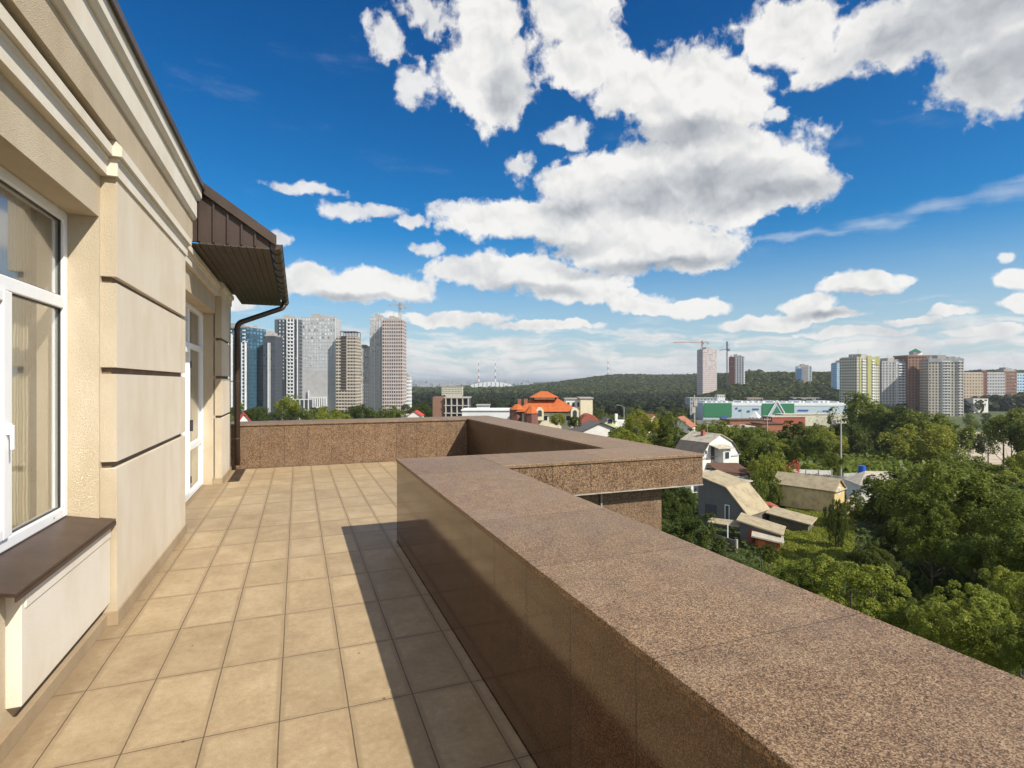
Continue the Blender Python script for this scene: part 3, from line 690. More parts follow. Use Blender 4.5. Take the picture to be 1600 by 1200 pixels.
def crown_points(rg, rx, rz, nc, nl, rc, shape='round', lean=.25):
    """leaf positions for clumps spread through an irregular crown standing on z=0"""
    k = nc * 3; d = unit(rg.normal(0, 1, (k, 3))); rad = rg.uniform(.35, 1, k) ** .45
    lob = 1 + .22 * np.sin(3.1 * d[:, 0] + 5 * d[:, 2] + rg.uniform(0, 6)) + .18 * np.sin(4.3 * d[:, 1] - 3 * d[:, 2] + rg.uniform(0, 6))
    c = d * (rad * lob)[:, None]
    if shape == 'cone': c[:, :2] *= np.clip(1.0 - .75 * (c[:, 2:3] * .5 + .5), .12, 1) * 1.5
    c = c[c[:, 2] > -.82][:nc]; c = c * [rx, rx, rz] + [0, 0, rz]
    nc = len(c); out = unit((c - [0, 0, rz * .8]) / [rx, rx, rz])
    rcs = rc * rg.uniform(.6, 1.35, nc)
    dd = unit(rg.normal(0, 1, (nc, nl, 3)) + out[:, None] * .9 + [0, 0, .55])
    rr = rg.uniform(.45, 1.0, (nc, nl, 1)) ** .5
    sq = np.array([1, 1, 1.5]); P = c[:, None] + dd * rr * rcs[:, None, None] * sq
    return P.reshape(-1, 3), (dd * .8 + [0, 0, .35]).reshape(-1, 3)
def crown_mesh(name, seed, rx, rz, nc, nl, rc, leaf, mat, shape='round', spread=.7):
    rg = np.random.default_rng(seed); P, Nn = crown_points(rg, rx, rz, nc, nl, rc, shape)
    U, V = leaves_at(rg, P, Nn, leaf, spread); return quads_mesh(name, P, U, V, mat)
def trunk_mesh(seed, h, crown_r, crown_h, r=.16):
    rg = random.Random(seed); m = MB(); m.tube([(0, 0, -.4), (.05, 0, h * .5), (.02, .06, h), (0, 0, h + crown_h * .9)], r, 8, r * .25)
    for k in range(6):
        a = k * 1.05 + rg.uniform(-.3, .3); z0 = h + crown_h * rg.uniform(-.02, .35); L = crown_r * rg.uniform(.55, .8)
        m.tube([(0, 0, z0), (L * .5 * math.cos(a), L * .5 * math.sin(a), z0 + L * .35), (L * math.cos(a), L * math.sin(a), z0 + L * .9)], r * .5, 6, r * .12)
    return m.mesh('trunk', 'bark')
CR = {}
def near(key, seed, rx, rz, nc, nl, rc, leaf, mat, **k): CR[key] = (crown_mesh('crown', seed, rx, rz, nc, nl, rc, leaf, mat, **k), rx, rz, trunk_mesh(seed, 1.0, rx, rz * 2))
near('nearA', 11, 5.2, 3.9, 330, 210, .62, .105, 'leaf_green')          # big spreading walnut
near('nearB', 12, 2.9, 3.0, 230, 190, .42, .075, 'leaf_bright')
near('nearC', 13, 3.0, 2.7, 230, 190, .44, .075, 'leaf_green')
near('nearD', 14, 2.5, 2.6, 170, 190, .42, .075, 'leaf_dark')
near('midA', 21, 4.0, 3.6, 120, 80, .95, .22, 'leaf_green'); near('midB', 22, 3.6, 3.6, 110, 80, .9, .22, 'leaf_dark'); near('midC', 23, 3.8, 3.2, 110, 80, .9, .2, 'leaf_bright')
near('midD', 24, 2.6, 4.2, 90, 80, .75, .2, 'leaf_green', shape='cone')
near('farA', 31, 4.2, 3.8, 60, 44, 1.25, .42, 'leaf_green'); near('farB', 32, 4.2, 3.6, 60, 44, 1.25, .42, 'leaf_dark'); near('farC', 33, 4.0, 3.4, 60, 44, 1.2, .42, 'leaf_olive')
near('bush', 41, 1.3, .8, 60, 110, .35, .07, 'leaf_bright'); near('bushdark', 42, 1.3, .9, 60, 110, .35, .07, 'leaf_dark'); near('shrub', 43, 1.6, 1.1, 50, 90, .4, .11, 'leaf_green')
near('flowers', 44, 1.2, 1.1, 34, 60, .32, .09, 'flower_red'); near('bare', 45, 4.5, 4.2, 120, 26, .9, .10, 'leaf_bare'); near('hedge', 46, 2.6, 1.3, 110, 110, .5, .10, 'leaf_bright')
def tree(key, px, D, top, width, label, cat='tree', name='tree', group=None, ground=None, wcap=None):
    """tree standing at picture column px, D metres away; its top is at picture row `top`, crown `width` px wide"""
    me, rx, rz, tk = CR[key]; p = at(px, D)
    if ground is not None: p.z = ground
    ztop = H + (CY - top) / F * D; h = max(ztop - p.z, 1.5)
    s = width / F * D / (2 * rx * 1.36); trunk_h = max(h - 2 * rz * s * 1.05, h * .12) if cat == 'tree' else h * .04
    sz = (h - trunk_h) / (2 * rz * 1.24)
    r = empty(name, p, rnd.uniform(0, 6.28), label, cat, group)
    c = bpy.data.objects.new('crown', me); col.objects.link(c); c.parent = r; c.location = (0, 0, trunk_h); c.scale = (s, s, sz)
    t = bpy.data.objects.new('trunk', tk); col.objects.link(t); t.parent = r; tt = trunk_h
    t.scale = (s * 1.2, s * 1.2, (trunk_h + .6 * (h - trunk_h)) / (1.0 + 1.8 * rz)); return r

T = tree
T('nearA', 1520, 38, 716, 300, 'large spreading walnut tree with deep shadow between its branches at the right edge')
T('nearA', 1625, 31, 770, 260, 'big dark walnut tree cut by the right edge of the view')
T('nearC', 1455, 37, 775, 120, 'rounded green tree pressed against the left flank of the large walnut')
T('nearB', 1330, 23, 858, 200, 'yellow green leafy tree top showing just above the stone coping, nearest the centre')
T('nearC', 1235, 25, 872, 130, 'darker green tree behind the coping between the shed and the yellow green tree')
T('nearB', 1520, 18.5, 905, 190, 'bright leafy tree top just over the coping near the lower right corner')
T('nearC', 1630, 16, 955, 150, 'green tree top in the lower right corner beyond the coping')
T('nearC', 1440, 20.5, 930, 110, 'small tree filling the gap between the two bright tree tops over the coping')
T('nearB', 1600, 22, 880, 150, 'green tree above the lower right corner, below the walnut')
T('nearD', 1080, 30, 792, 130, 'dark tree growing beside the granite corner, in front of the grey shed')
T('nearD', 1050, 36, 742, 90, 'dark tree half hidden behind the corner of the jutting parapet')
T('nearD', 1160, 30, 862, 110, 'dark bushy tree at the foot of the grey shed behind the coping')
T('nearD', 1200, 40, 846, 40, 'dark tree right of the small red hut below the grass slope')
T('nearD', 1362, 33, 840, 90, 'dark tree in the shade behind the yellow green tree top')
T('bushdark', 1306, 47, 776, 34, 'tall dark ivy covered bush in front of the long yellow shed', 'bush', 'bush')
T('nearD', 1395, 42, 812, 80, 'dark shaded tree below the white shed')
T('midB', 1440, 52, 790, 80, 'shaded dark tree right of the white shed, behind the walnut')
T('shrub', 1340, 60, 778, 50, 'small green shrub in front of the white shed wall', 'bush', 'bush')
T('shrub', 1375, 58, 782, 44, 'low shrub below the small window of the white shed', 'bush', 'bush')
T('hedge', 1202, 80, 706, 70, 'bright yellow green vine hedge beside the white mansard house', 'hedge', 'hedge')
T('shrub', 1180, 62, 742, 40, 'green shrub between the annex roof and the long yellow shed', 'bush', 'bush')
T('shrub', 1205, 66, 740, 36, 'shrub at the left end of the long yellow shed', 'bush', 'bush')
T('flowers', 1238, 84, 716, 26, 'red flowering shrub right of the yellow green hedge', 'bush', 'bush')
T('midA', 1303, 76, 706, 36, 'small tree standing in front of the concrete fence by the pole')
T('midA', 1352, 165, 612, 96, 'tall broad green tree in front of the yellowish tower block')
T('midB', 1410, 150, 632, 100, 'dense green tree below the brown tower block')
T('midA', 1462, 140, 642, 110, 'broad green tree below the right end of the tower row')
T('midC', 1440, 128, 660, 110, 'bright green tree left of the beige yard')
T('midB', 1320, 140, 655, 70, 'dark round tree behind the grey utility pole')
T('bare', 1297, 190, 638, 66, 'thin brownish bare tree left of the tall broad tree')
T('midA', 1580, 120, 636, 84, 'green tree behind the dark pole at the right edge')
T('midB', 1608, 105, 655, 70, 'dark tree cut by the right edge beside the beige yard')
T('midB', 1535, 150, 674, 44, 'small dark tree in front of the beige yard')
T('midC', 1605, 78, 702, 60, 'light green tree top below the dark pole at the right edge')
T('midA', 1490, 66, 708, 90, 'green tree top showing behind the large walnut')
T('midC', 450, 150, 617, 46, 'bright green round tree in front of the dark tower, above the end wall')
T('midB', 400, 190, 634, 40, 'dark tree in front of the teal tower')
T('midC', 515, 170, 636, 60, 'wide low green tree in front of the white framed podium')
T('midB', 565, 210, 630, 60, 'dark green tree below the tan tower')
T('midA', 610, 190, 632, 54, 'green tree below the pale twin towers')
T('midB', 660, 260, 628, 40, 'dark tree left of the concrete frame building')
T('midD', 372, 120, 622, 16, 'slim green tree right behind the red roofed house', name='tree')
T('midC', 872, 120, 645, 30, 'small bright tree in front of the orange roofed mansion')
T('midB', 898, 122, 648, 24, 'small dark tree right of the orange roofed mansion')
T('midC', 1000, 112, 640, 60, 'bright green tree behind the outer parapet, left of the clay coloured hedge')
T('midA', 1040, 118, 642, 56, 'green tree left of the communications mast')
T('midA', 1120, 112, 655, 80, 'green tree behind the roof of the white mansard house')
T('midB', 1085, 104, 668, 60, 'dark green tree left of the white mansard house')
T('midA', 1165, 102, 668, 70, 'broad green tree right of the white mansard house')
T('midC', 975, 100, 668, 70, 'yellow green tree just above the outer parapet')
T('midB', 1240, 120, 655, 70, 'dark green tree in front of the red brown storage roofs')
T('midA', 1275, 110, 668, 60, 'green tree left of the grey utility pole')
T('midB', 1200, 100, 690, 50, 'dark tree behind the yellow green hedge')

def keep_clear(px, D):
    for a, b, c, d in ((1040, 1200, 70, 101), (1080, 1260, 40, 58), (1195, 1425, 40, 92), (1480, 1660, 108, 325), (1440, 1490, 100, 125), (790, 960, 110, 200), (1090, 1330, 235, 600)):
        if a < px < b and c < D < d: return True
    return False
GR = [('tree in the green belt between the garden plots and the storage roofs', 'trees between the gardens and the storage roofs', 930, 1300, 105, 235, 46, ['midA', 'midB', 'midA', 'midC', 'midD'], (5.5, 9)),
      ('tree on the wooded slope below the tower blocks at right', 'trees below the right tower blocks', 1300, 1640, 180, 420, 56, ['farA', 'farB', 'farB', 'farA', 'midA'], (7, 11)),
      ('dark tree in the belt at the foot of the left high-rise complex', 'trees below the left high-rises', 350, 740, 230, 440, 60, ['farB', 'farB', 'farA'], (9, 15)),
      ('tree in the dark valley wood behind the orange roofed mansion', 'trees in the valley behind the mansion', 720, 1100, 240, 560, 60, ['farB', 'farB', 'farA'], (8, 13)),
      ('tree in the dark row directly behind the green and white store', 'trees behind the store', 1100, 1420, 500, 620, 46, ['farB', 'farB'], (9, 14)),
      ('tree of the mixed garden growth right of the walnut and behind it', 'garden trees behind the walnut', 1420, 1680, 50, 100, 14, ['midA', 'midB', 'midC'], (4, 6.5))]
for lab, gname, a, b, d0, d1, n, kinds, hh in GR:
    k = 0
    while k < n:
        px = rnd.uniform(a, b); D = d0 * (d1 / d0) ** rnd.random()
        if keep_clear(px, D): continue
        p = at(px, D); h = rnd.uniform(*hh); top = CY - (p.z + h - H) / D * F
        tree(rnd.choice(kinds), px, D, top, rnd.uniform(6, 10.5) / D * F, lab, 'tree', 'tree', gname); k += 1

# ground cover on the slope by the sheds (ivy and long grass)
rg = np.random.default_rng(5)
def cover(name, label, cat, regions, n, size, mat):
    P = []
    for (a, b, d0, d1, hmax) in regions:
        for _ in range(int(n * (b - a) * (d1 - d0) / 4000)):
            px = rnd.uniform(a, b); D = rnd.uniform(d0, d1)
            if mat != 'leaf_bright' and keep_clear(px, D) and D < 100 and px > 1000: 
                if rnd.random() < .75: continue
            if mat == 'leaf_dark' and 1185 < px < 1335 and 38 < D < 68: continue
            q = at(px, D); P.append((q.x, q.y, q.z + rnd.uniform(0, hmax) * (.4 + .6 * abs(math.sin(px * .11 + D)))))
    P = np.array(P); Nn = np.tile([0., 0., 1.], (len(P), 1)); U, V = leaves_at(rg, P, Nn, size, .8)
    o = bpy.data.objects.new(name, quads_mesh(name, P, U, V, mat)); col.objects.link(o); tag(o, label, cat, kind='stuff')
cover('ground_cover', 'bright green grass and ivy on the slope right of the grey shed', 'ground cover', [(1225, 1335, 40, 64, .3), (1195, 1240, 38, 50, .3)], 90000, .09, 'leaf_bright')
cover('undergrowth', 'dark undergrowth and weeds between the garden sheds and trees', 'undergrowth', [(1000, 1700, 14, 100, .9)], 6000, .22, 'leaf_dark')
cover('brush', 'loose scrub covering the ground of the valley plots', 'undergrowth', [(350, 1480, 100, 300, 2.2)], 900, .7, 'leaf_green')

def wood(name, label, n, fn, size, hgt, mat, per=34, leaf=.34):
    """far-off wood that reads as one mass"""
    P = []; C = []
    rg = np.random.default_rng(abs(hash(len(name))) % 1000)
    for _ in range(n):
        px, D = fn(); p = at(px, D); s = size * rnd.uniform(.7, 1.3); h = hgt * rnd.uniform(.7, 1.25)
        d = unit(rg.normal(0, 1, (per, 3)) + [0, 0, .5]) * rg.uniform(.8, 1.05, (per, 1))
        P.append(np.array([p.x, p.y, p.z + h - s]) + d * [s, s, s * .95]); C.append(d)
    P = np.concatenate(P); C = np.concatenate(C); U, V = leaves_at(rg, P, C, size * leaf * 1.25, .22)
    o = bpy.data.objects.new(name, quads_mesh(name, P, U, V, mat)); col.objects.link(o); tag(o, label, 'wood', kind='stuff')
def q_r():
    while True:
        px, D = rnd.uniform(1075, 1680), rnd.uniform(610, 1290) 
        return px, D
wood('wood', 'wooded ridge rising behind the store and the tower blocks at right', 7000, q_r, 6.5, 11, 'leaf_wood')
wood('wood', 'darker wood at the foot of the ridge behind the store', 2200, lambda: (rnd.uniform(1090, 1680), rnd.uniform(560, 760)), 6.0, 11, 'leaf_wooddark')
wood('wood', 'low wooded hill on the horizon in the middle of the view', 7500, lambda: (rnd.uniform(770, 1190), rnd.uniform(1150, 2150)), 11, 15, 'leaf_wood', 26)
wood('wood', 'flat dark valley wood in front of the distant hill', 5200, lambda: (rnd.uniform(330, 1110), rnd.uniform(520, 1200)), 7.5, 11, 'leaf_wooddark', 30)
wood('wood', 'thin treed plain fading out towards the flat horizon at left', 4200, lambda: (rnd.uniform(300, 900), 1200 * 6 ** rnd.random()), 22, 14, 'leaf_wood', 22)

# ------------------------------------------------------------------ towers
def block(mb_, x0, x1, y0, y1, z0, z1): mb_.box(x0, x1, y0, y1, z0, z1)
def win_set(root, name, specs, mat, size):
    """windows of one size: the 100 nearest as parts, the rest as one part"""
    w_, h_ = size; me = MB().box(-w_ / 2, w_ / 2, -.12, .03, 0, h_).mesh(name, mat)
    specs = sorted(specs, key=lambda s: s[5])
    for (x, y, z, rz, _, _) in specs[:100]:
        o = bpy.data.objects.new(name, me); col.objects.link(o); o.parent = root; o.location = (x, y, z); o.rotation_euler = (0, 0, rz)
    rest = MB()
    for (x, y, z, rz, _, _) in specs[100:]:
        c, s = math.cos(rz), math.sin(rz)
        P = [(-w_ / 2, -.12), (w_ / 2, -.12), (w_ / 2, .03), (-w_ / 2, .03)]; P = [(x + a * c - b * s, y + a * s + b * c) for a, b in P]
        rest.hexa([(a, b, z) for a, b in P] + [(a, b, z + h_) for a, b in P])
    if rest.v:
        o = rest.build(name, mat, root); o['kind'] = 'stuff'
def tower(name, label, px0, px1, top, D, yaw, body='tower_grey', glassm='glass_dark', floors=24, bays=7, side_bays=4, depth=18, roof='box', wsize=(1.6, 1.6),
          balc=None, stripes=(), crown=None, base=None, cat='apartment tower', group=None, skip=None, edge=None, slabs=None):
    """a tall block whose front spans picture columns px0..px1; yaw turns it about its centre"""
    c = at((px0 + px1) / 2, D); zt = H + (CY - top) / F * D; hgt = zt - c.z
    if base is not None: c.z = H + (CY - base) / F * D; hgt = zt - c.z
    W = (px1 - px0) / F * D; a = abs(R(yaw)); wf = (W - depth * math.sin(a)) / max(.3, math.cos(a)) if yaw else W
    wf = max(wf, 5); r = empty(name, (c.x, c.y, c.z), phi(yaw), label, cat, group)
    x0, x1, y0, y1 = -wf / 2, wf / 2, -depth / 2, depth / 2
    m = MB(); m.box(x0, x1, y0, y1, -4, hgt)
    m.build('body', body, r)
    m = MB(); m.box(x0 + .8, x1 - .8, y0 + .8, y1 - .8, hgt + .002, hgt + 1.0)
    if roof == 'box': m.box(x0 + wf * .3, x0 + wf * .55, y0 + 3, y1 - 3, hgt + 1.003, hgt + 4.2); m.box(x0 + wf * .62, x0 + wf * .8, y0 + 4, y1 - 4, hgt + 1.004, hgt + 2.8)
    m.build('roof_deck', 'tower_concrete', r)
    fh = hgt / floors; sp = []
    dist = lambda x, y: 0
    for f in range(floors):
        z = f * fh + fh * .32
        for i in range(bays):
            if skip and skip('f', i, f): continue
            x = x0 + (i + .5) * wf / bays; sp.append((x, y0, z, 0, f, -f + 0.01 * abs(x)))
        for s_ in (0, 1):
            if (yaw > 0 and s_ == 1) or (yaw < 0 and s_ == 0) or True:
                for i in range(side_bays):
                    if skip and skip('s', i, f): continue
                    y = y0 + (i + .5) * depth / side_bays
                    sp.append(((x1, x0)[s_], y, z, (R(90), R(-90))[s_], f, (-f + .5) if ((yaw < 0) == (s_ == 0)) else 50))
    win_set(r, 'window', sp, glassm, (wsize[0], min(wsize[1], fh * .62)))
    for (bay0, bay1, mat, proj, z0, z1) in stripes:               # projecting vertical piers / bays
        o = MB().box(x0 + wf * bay0, x0 + wf * bay1, y0 - proj, y0 - .16, hgt * z0, hgt * z1).build('pier', mat, r)
    if balc:
        for (b0, b1, mat) in balc:
            me = MB().box(x0 + wf * b0, x0 + wf * b1, y0 - 1.1, y0 - .17, 0, fh * .38).mesh('balcony', mat)
            for f in range(1, floors):
                o = bpy.data.objects.new('balcony', me); col.objects.link(o); o.parent = r; o.location = (0, 0, f * fh - .1)
    if W > 14 and roof == 'box':
        m = MB()
        for q in range(7):
            a_ = rnd.uniform(x0 + 1.5, x1 - 3); b_ = rnd.uniform(y0 + 1.5, y1 - 4); m.box(a_, a_ + rnd.uniform(.8, 2.4), b_, b_ + 1.6, hgt + 1.0061, hgt + 1.0061 + rnd.uniform(.8, 2.2))
        m.tube([(x0 + wf * .45, 0, hgt + 4), (x0 + wf * .45, 0, hgt + 9)], .12, 5); m.build('rooftop_units', 'tower_grey', r)
        m = MB()
        for q in range(9): 
            a_ = x0 + wf * (rnd.randrange(bays) + .12) / bays; z_ = fh * rnd.randrange(floors // 2, floors); m.box(a_, a_ + .9, y0 - .55, y0 - .17, z_, z_ + .7)
        o_ = m.build('air_conditioners', 'tower_white', r); o_['kind'] = 'stuff'
    if slabs:
        m = MB(); 
        for f in range(1, floors): m.box(x0 - .2, x1 + .2, y0 - .2, y1 + .2, f * fh - .15, f * fh + .15)
        m.build('floor_bands', slabs, r)
    if crown: crown(r, x0, x1, y0, y1, hgt)
    return r, (x0, x1, y0, y1, hgt)
HG = None
tower('apartment_tower', 'teal and blue glass tower with white balcony columns, leftmost of the high-rises', 340, 411, 514, 470, -14, 'tower_teal', 'glass_blue', 26, 12, 5, 20, wsize=(2.2, 1.7),
      stripes=[(.02, .05, 'tower_blue', .5, .1, 1), (.40, .44, 'tower_white', 1.6, 0, .93), (.50, .53, 'tower_white', 1.6, 0, .93), (.64, .66, 'tower_white', 1.6, 0, .93), (.80, .82, 'tower_white', 1.6, 0, .84), (.89, .92, 'tower_white', 1.6, 0, .84), (.82, .89, 'tower_darkgrey', 1.0, 0, .84)],
      balc=[(.44, .50, 'tower_white'), (.66, .70, 'tower_white'), (.82, .89, 'tower_white')])
tower('apartment_tower', 'narrow pale grey tower between the teal tower and the dark one', 409, 421, 524, 490, 0, 'tower_pale', 'glass_dark', 24, 3, 3, 12, wsize=(.9, 1.2))
tower('apartment_tower', 'narrow black tower with one white window column', 417, 435, 526, 465, 0, 'tower_darkgrey', 'glass_dark', 24, 5, 4, 14, wsize=(1.2, 1.6), stripes=[(.42, .50, 'tower_white', .9, .05, .92), (.58, .62, 'tower_white', .9, .05, .92)])
def frame_podium(r, x0, x1, y0, y1, h):
    W = x1 - x0; m = MB()
    def vline(a, z0, z1, t=.45): m.box(x0 + W * a - t, x0 + W * a + t, y0 - 2.2, y0 - 1.3, z0, z1)
    def hline(a, b, z, t=.4): m.box(x0 + W * a - .45, x0 + W * b + .45, y0 - 2.21, y0 - 1.31, z - t, z + t)
    zz = [0, 5.2, 10.4, 15.6]
    for i in range(9): vline(.27 + i * .061, 0, 19.5 if i else 26)
    hline(.27, .758, 19.5); hline(.27, .758, 10.5)
    m.build('white_frame', 'tower_white', r)
tower('apartment_tower', 'dark slate tower with lit green window columns and a white ladder facade', 436, 473, 501, 500, 0, 'tower_darkgrey', 'glass_pale', 28, 7, 4, 18, wsize=(1.1, 1.5), skip=lambda s, i, f: s == 'f' and (i == 0 or (f < 11 and i < 3)),
      stripes=[(.50, .54, 'tower_white', .9, 0, 1.01), (.64, .67, 'tower_white', .9, 0, 1.01), (.77, .80, 'tower_white', .9, 0, 1.01), (.93, .97, 'tower_white', .9, 0, 1.01), (0, .12, 'tower_slate', .5, 0, 1.0)],
      balc=[(.54, .64, 'tower_white'), (.67, .77, 'tower_white')])
tower('apartment_tower', 'broad pale grey slab tower with a white framed podium', 474, 529, 499, 508, 0, 'tower_pale', 'glass_pale', 28, 13, 4, 18, wsize=(1.3, 1.9), skip=lambda s, i, f: s == 'f' and (f < 13 or i % 13 == 0), crown=frame_podium,
      stripes=[(.0, .02, 'tower_white', .4, 0, 1), (.985, 1.0, 'tower_white', .4, 0, 1)])
m_pod = empty('podium_building', at(475, 486), phi(0), 'low dark podium in a white grid frame below the dark slate tower', 'building')
MB().box(-19, 4, 0, 9, -3, 17).build('body', 'tower_darkgrey', m_pod)
m = MB()
for i in range(7): m.box(-19.2 + i * 3.8, -18.5 + i * 3.8, -.6, -.02, -3, 18)
m.box(-19.2, 5, -.61, -.025, 17.3, 18.1); m.box(-19.2, 5, -.62, -.03, 8.2, 8.9)
m.build('white_frame', 'tower_white', m_pod)
def bare_top(r, x0, x1, y0, y1, h):
    m = MB(); W = x1 - x0
    m.box(x0 + W * .2, x1, y0 + .5, y1 - .5, h + .01, h + .5)
    for i in range(6): m.box(x0 + W * (.2 + .155 * i), x0 + W * (.2 + .155 * i) + .5, y0 + .5, y0 + 1.1, h + .5, h + 5); m.box(x0 + W * (.2 + .155 * i), x0 + W * (.2 + .155 * i) + .5, y1 - 1.1, y1 - .5, h + .5, h + 5)
    m.box(x0 + W * .2, x1, y0 + .5, y1 - .5, h + 5.01, h + 5.5); m.build('unfinished_storey', 'tower_brown', r)
    MB().box(x0 + W * .28, x0 + W * .53, y0 - .62, y0 - .21, h * .36, h + 1).build('dark_core', 'rubber', r)
    m = MB(); n = 18
    for i in range(n): m.box(x0 + W * .28, x0 + W * .53, y0 - .7, y0 - .63, h * (.36 + .64 * i / n), h * (.36 + .64 * i / n) + .22)
    m.build('core_slabs', 'tower_tan', r)
tower('apartment_tower', 'tan tower under construction with a black open core and bare brown top storey', 529, 560, 528, 500, 0, 'tower_tan', 'glass_dark', 25, 7, 4, 16, roof=None, wsize=(1.9, 1.3), crown=bare_top, slabs='tower_white', skip=lambda s, i, f: s == 'f' and i in (2, 3) and f > 8)
tower('apartment_tower', 'low grey tower stepping up to the pale twin towers', 560, 583, 546, 520, 0, 'tower_pale', 'glass_pale', 20, 7, 3, 16, wsize=(.9, 1.6))
tower('apartment_tower', 'pale grey tower, left half of the tall pair', 581, 602, 498, 515, 0, 'tower_pale', 'glass_pale', 28, 6, 4, 16, wsize=(.9, 1.7), stripes=[(.35, .38, 'tower_white', .4, 0, 1), (.7, .73, 'tower_white', .4, 0, 1)])
tower('apartment_tower', 'pinkish gridded tower with see-through top floors, right half of the tall pair', 601, 632, 502, 505, 0, 'tower_pink', 'glass_dark', 28, 9, 5, 18, wsize=(1.0, 1.7), slabs='tower_white')
tower('apartment_building', 'small white apartment block right of the pinkish tower', 631, 642, 590, 520, 0, 'tower_white', 'glass_dark', 11, 4, 3, 10, wsize=(.9, 1.5), cat='apartment building')

# middle and right
tower('apartment_tower', 'pale pinkish tower under construction on the wooded slope, left of the dark one', 1091, 1118, 547, 880, 12, 'tower_pink', 'glass_pale', 25, 7, 4, 17, wsize=(1.5, 1.5), slabs='tower_white')
tower('apartment_tower', 'dark red brown and white tower under construction on the wooded slope', 1138, 1165, 558, 900, -28, 'tower_white', 'glass_dark', 20, 6, 5, 17, wsize=(1.4, 1.8), roof='box', stripes=[(0, .30, 'tower_red', .5, 0, 1), (.30, .38, 'tower_red', .3, 0, 1)])
tower('apartment_tower', 'small blue and white tower standing alone on the wooded slope', 1243, 1268, 573, 900, -20, 'tower_white', 'glass_blue', 13, 5, 4, 16, wsize=(2.0, 1.4), stripes=[(0, .32, 'tower_blue', .6, 0, .92), (.42, .70, 'tower_concrete', .5, 0, 1.0)], slabs='tower_white')
tower('apartment_tower', 'light blue tower partly behind the yellowish one', 1303, 1322, 568, 760, 0, 'tower_lightblue', 'glass_blue', 16, 5, 3, 14, wsize=(1.4, 1.4))
tower('apartment_tower', 'cream and yellow tower block, leftmost of the big right group', 1316, 1369, 560, 560, 18, 'tower_cream', 'glass_dark', 20, 11, 7, 20, wsize=(1.4, 1.5),
      stripes=[(.10, .17, 'tower_yellow', .5, 0, 1.02), (.44, .60, 'tower_yellow', .6, 0, 1.04), (.86, .99, 'tower_yellow', .5, .88, 1.03), (.60, .86, 'tower_yellow', .35, .9, 1.02)], balc=[(.2, .3, 'tower_white'), (.64, .74, 'tower_white')])
tower('apartment_tower', 'grey and white tower block between the yellowish and the brown ones', 1369, 1409, 566, 575, 0, 'tower_pale', 'glass_dark', 19, 8, 5, 18, wsize=(1.4, 1.5), balc=[(.62, .95, 'tower_white')], stripes=[(.55, .58, 'tower_white', .4, 0, 1), (.5, 1.0, 'tower_grey', .3, .93, 1.01)])
def green_hat(r, x0, x1, y0, y1, h):
    W = x1 - x0; c = x0 + W * .55
    MB().box(x0 - 1, x1 + 1, y0 - .6, y1 + .6, h + .02, h + 1.6).build('parapet_band', 'tower_brown', r)
    MB().box(c - 4, c + 4, -4, 4, h + 1.61, h + 5).build('penthouse', 'tower_white', r)
    MB().cone((c, 0), 7.6, h + 5.01, h + 9, 4).build('green_roof', 'green_paint', r)
tower('apartment_tower', 'brown brick tower with a green pyramid roof on top', 1408, 1449, 558, 572, 0, 'tower_brown', 'glass_dark', 20, 8, 5, 20, wsize=(1.1, 1.5), roof=None, crown=green_hat)
tower('apartment_tower', 'beige tower block with white balconies, rightmost of the big right group', 1444, 1497, 562, 545, -16, 'tower_beige', 'glass_dark', 20, 11, 7, 20, wsize=(1.2, 1.5), balc=[(.40, .60, 'tower_white'), (.84, .94, 'tower_white')],
      stripes=[(0, 1.0, 'tower_grey', .3, .95, 1.01), (.38, .40, 'tower_white', .4, 0, 1), (.61, .64, 'tower_cream', .4, 0, 1)])
rows = [(1497, 1528, 583, 'tower_tan', 'brown'), (1526, 1534, 579, 'tower_red', 'dark red'), (1533, 1562, 583, 'tower_pale', 'pale'), (1560, 1580, 580, 'tower_brown', 'reddish'), (1572, 1640, 584, 'tower_lightblue', 'light blue')]
for i, (a, b, t, mt, w_) in enumerate(rows):
    tower('apartment_building', {0: 'brown low apartment block joined to the beige tower group at its left', 1: 'narrow dark red stair tower in the far apartment row', 2: 'pale middle block of the far apartment row', 3: 'reddish block with a rooftop box in the far apartment row', 4: 'light blue apartment block at the right edge of the far row'}[i],
          a, b, t, 610 + 3 * i, 0, mt, 'glass_dark', 9, max(2, (b - a) // 4), 3, 14, wsize=(1.3, 1.2), roof='box' if i == 3 else None, cat='apartment building', slabs='tower_white' if i in (2, 4) else None, base=626)

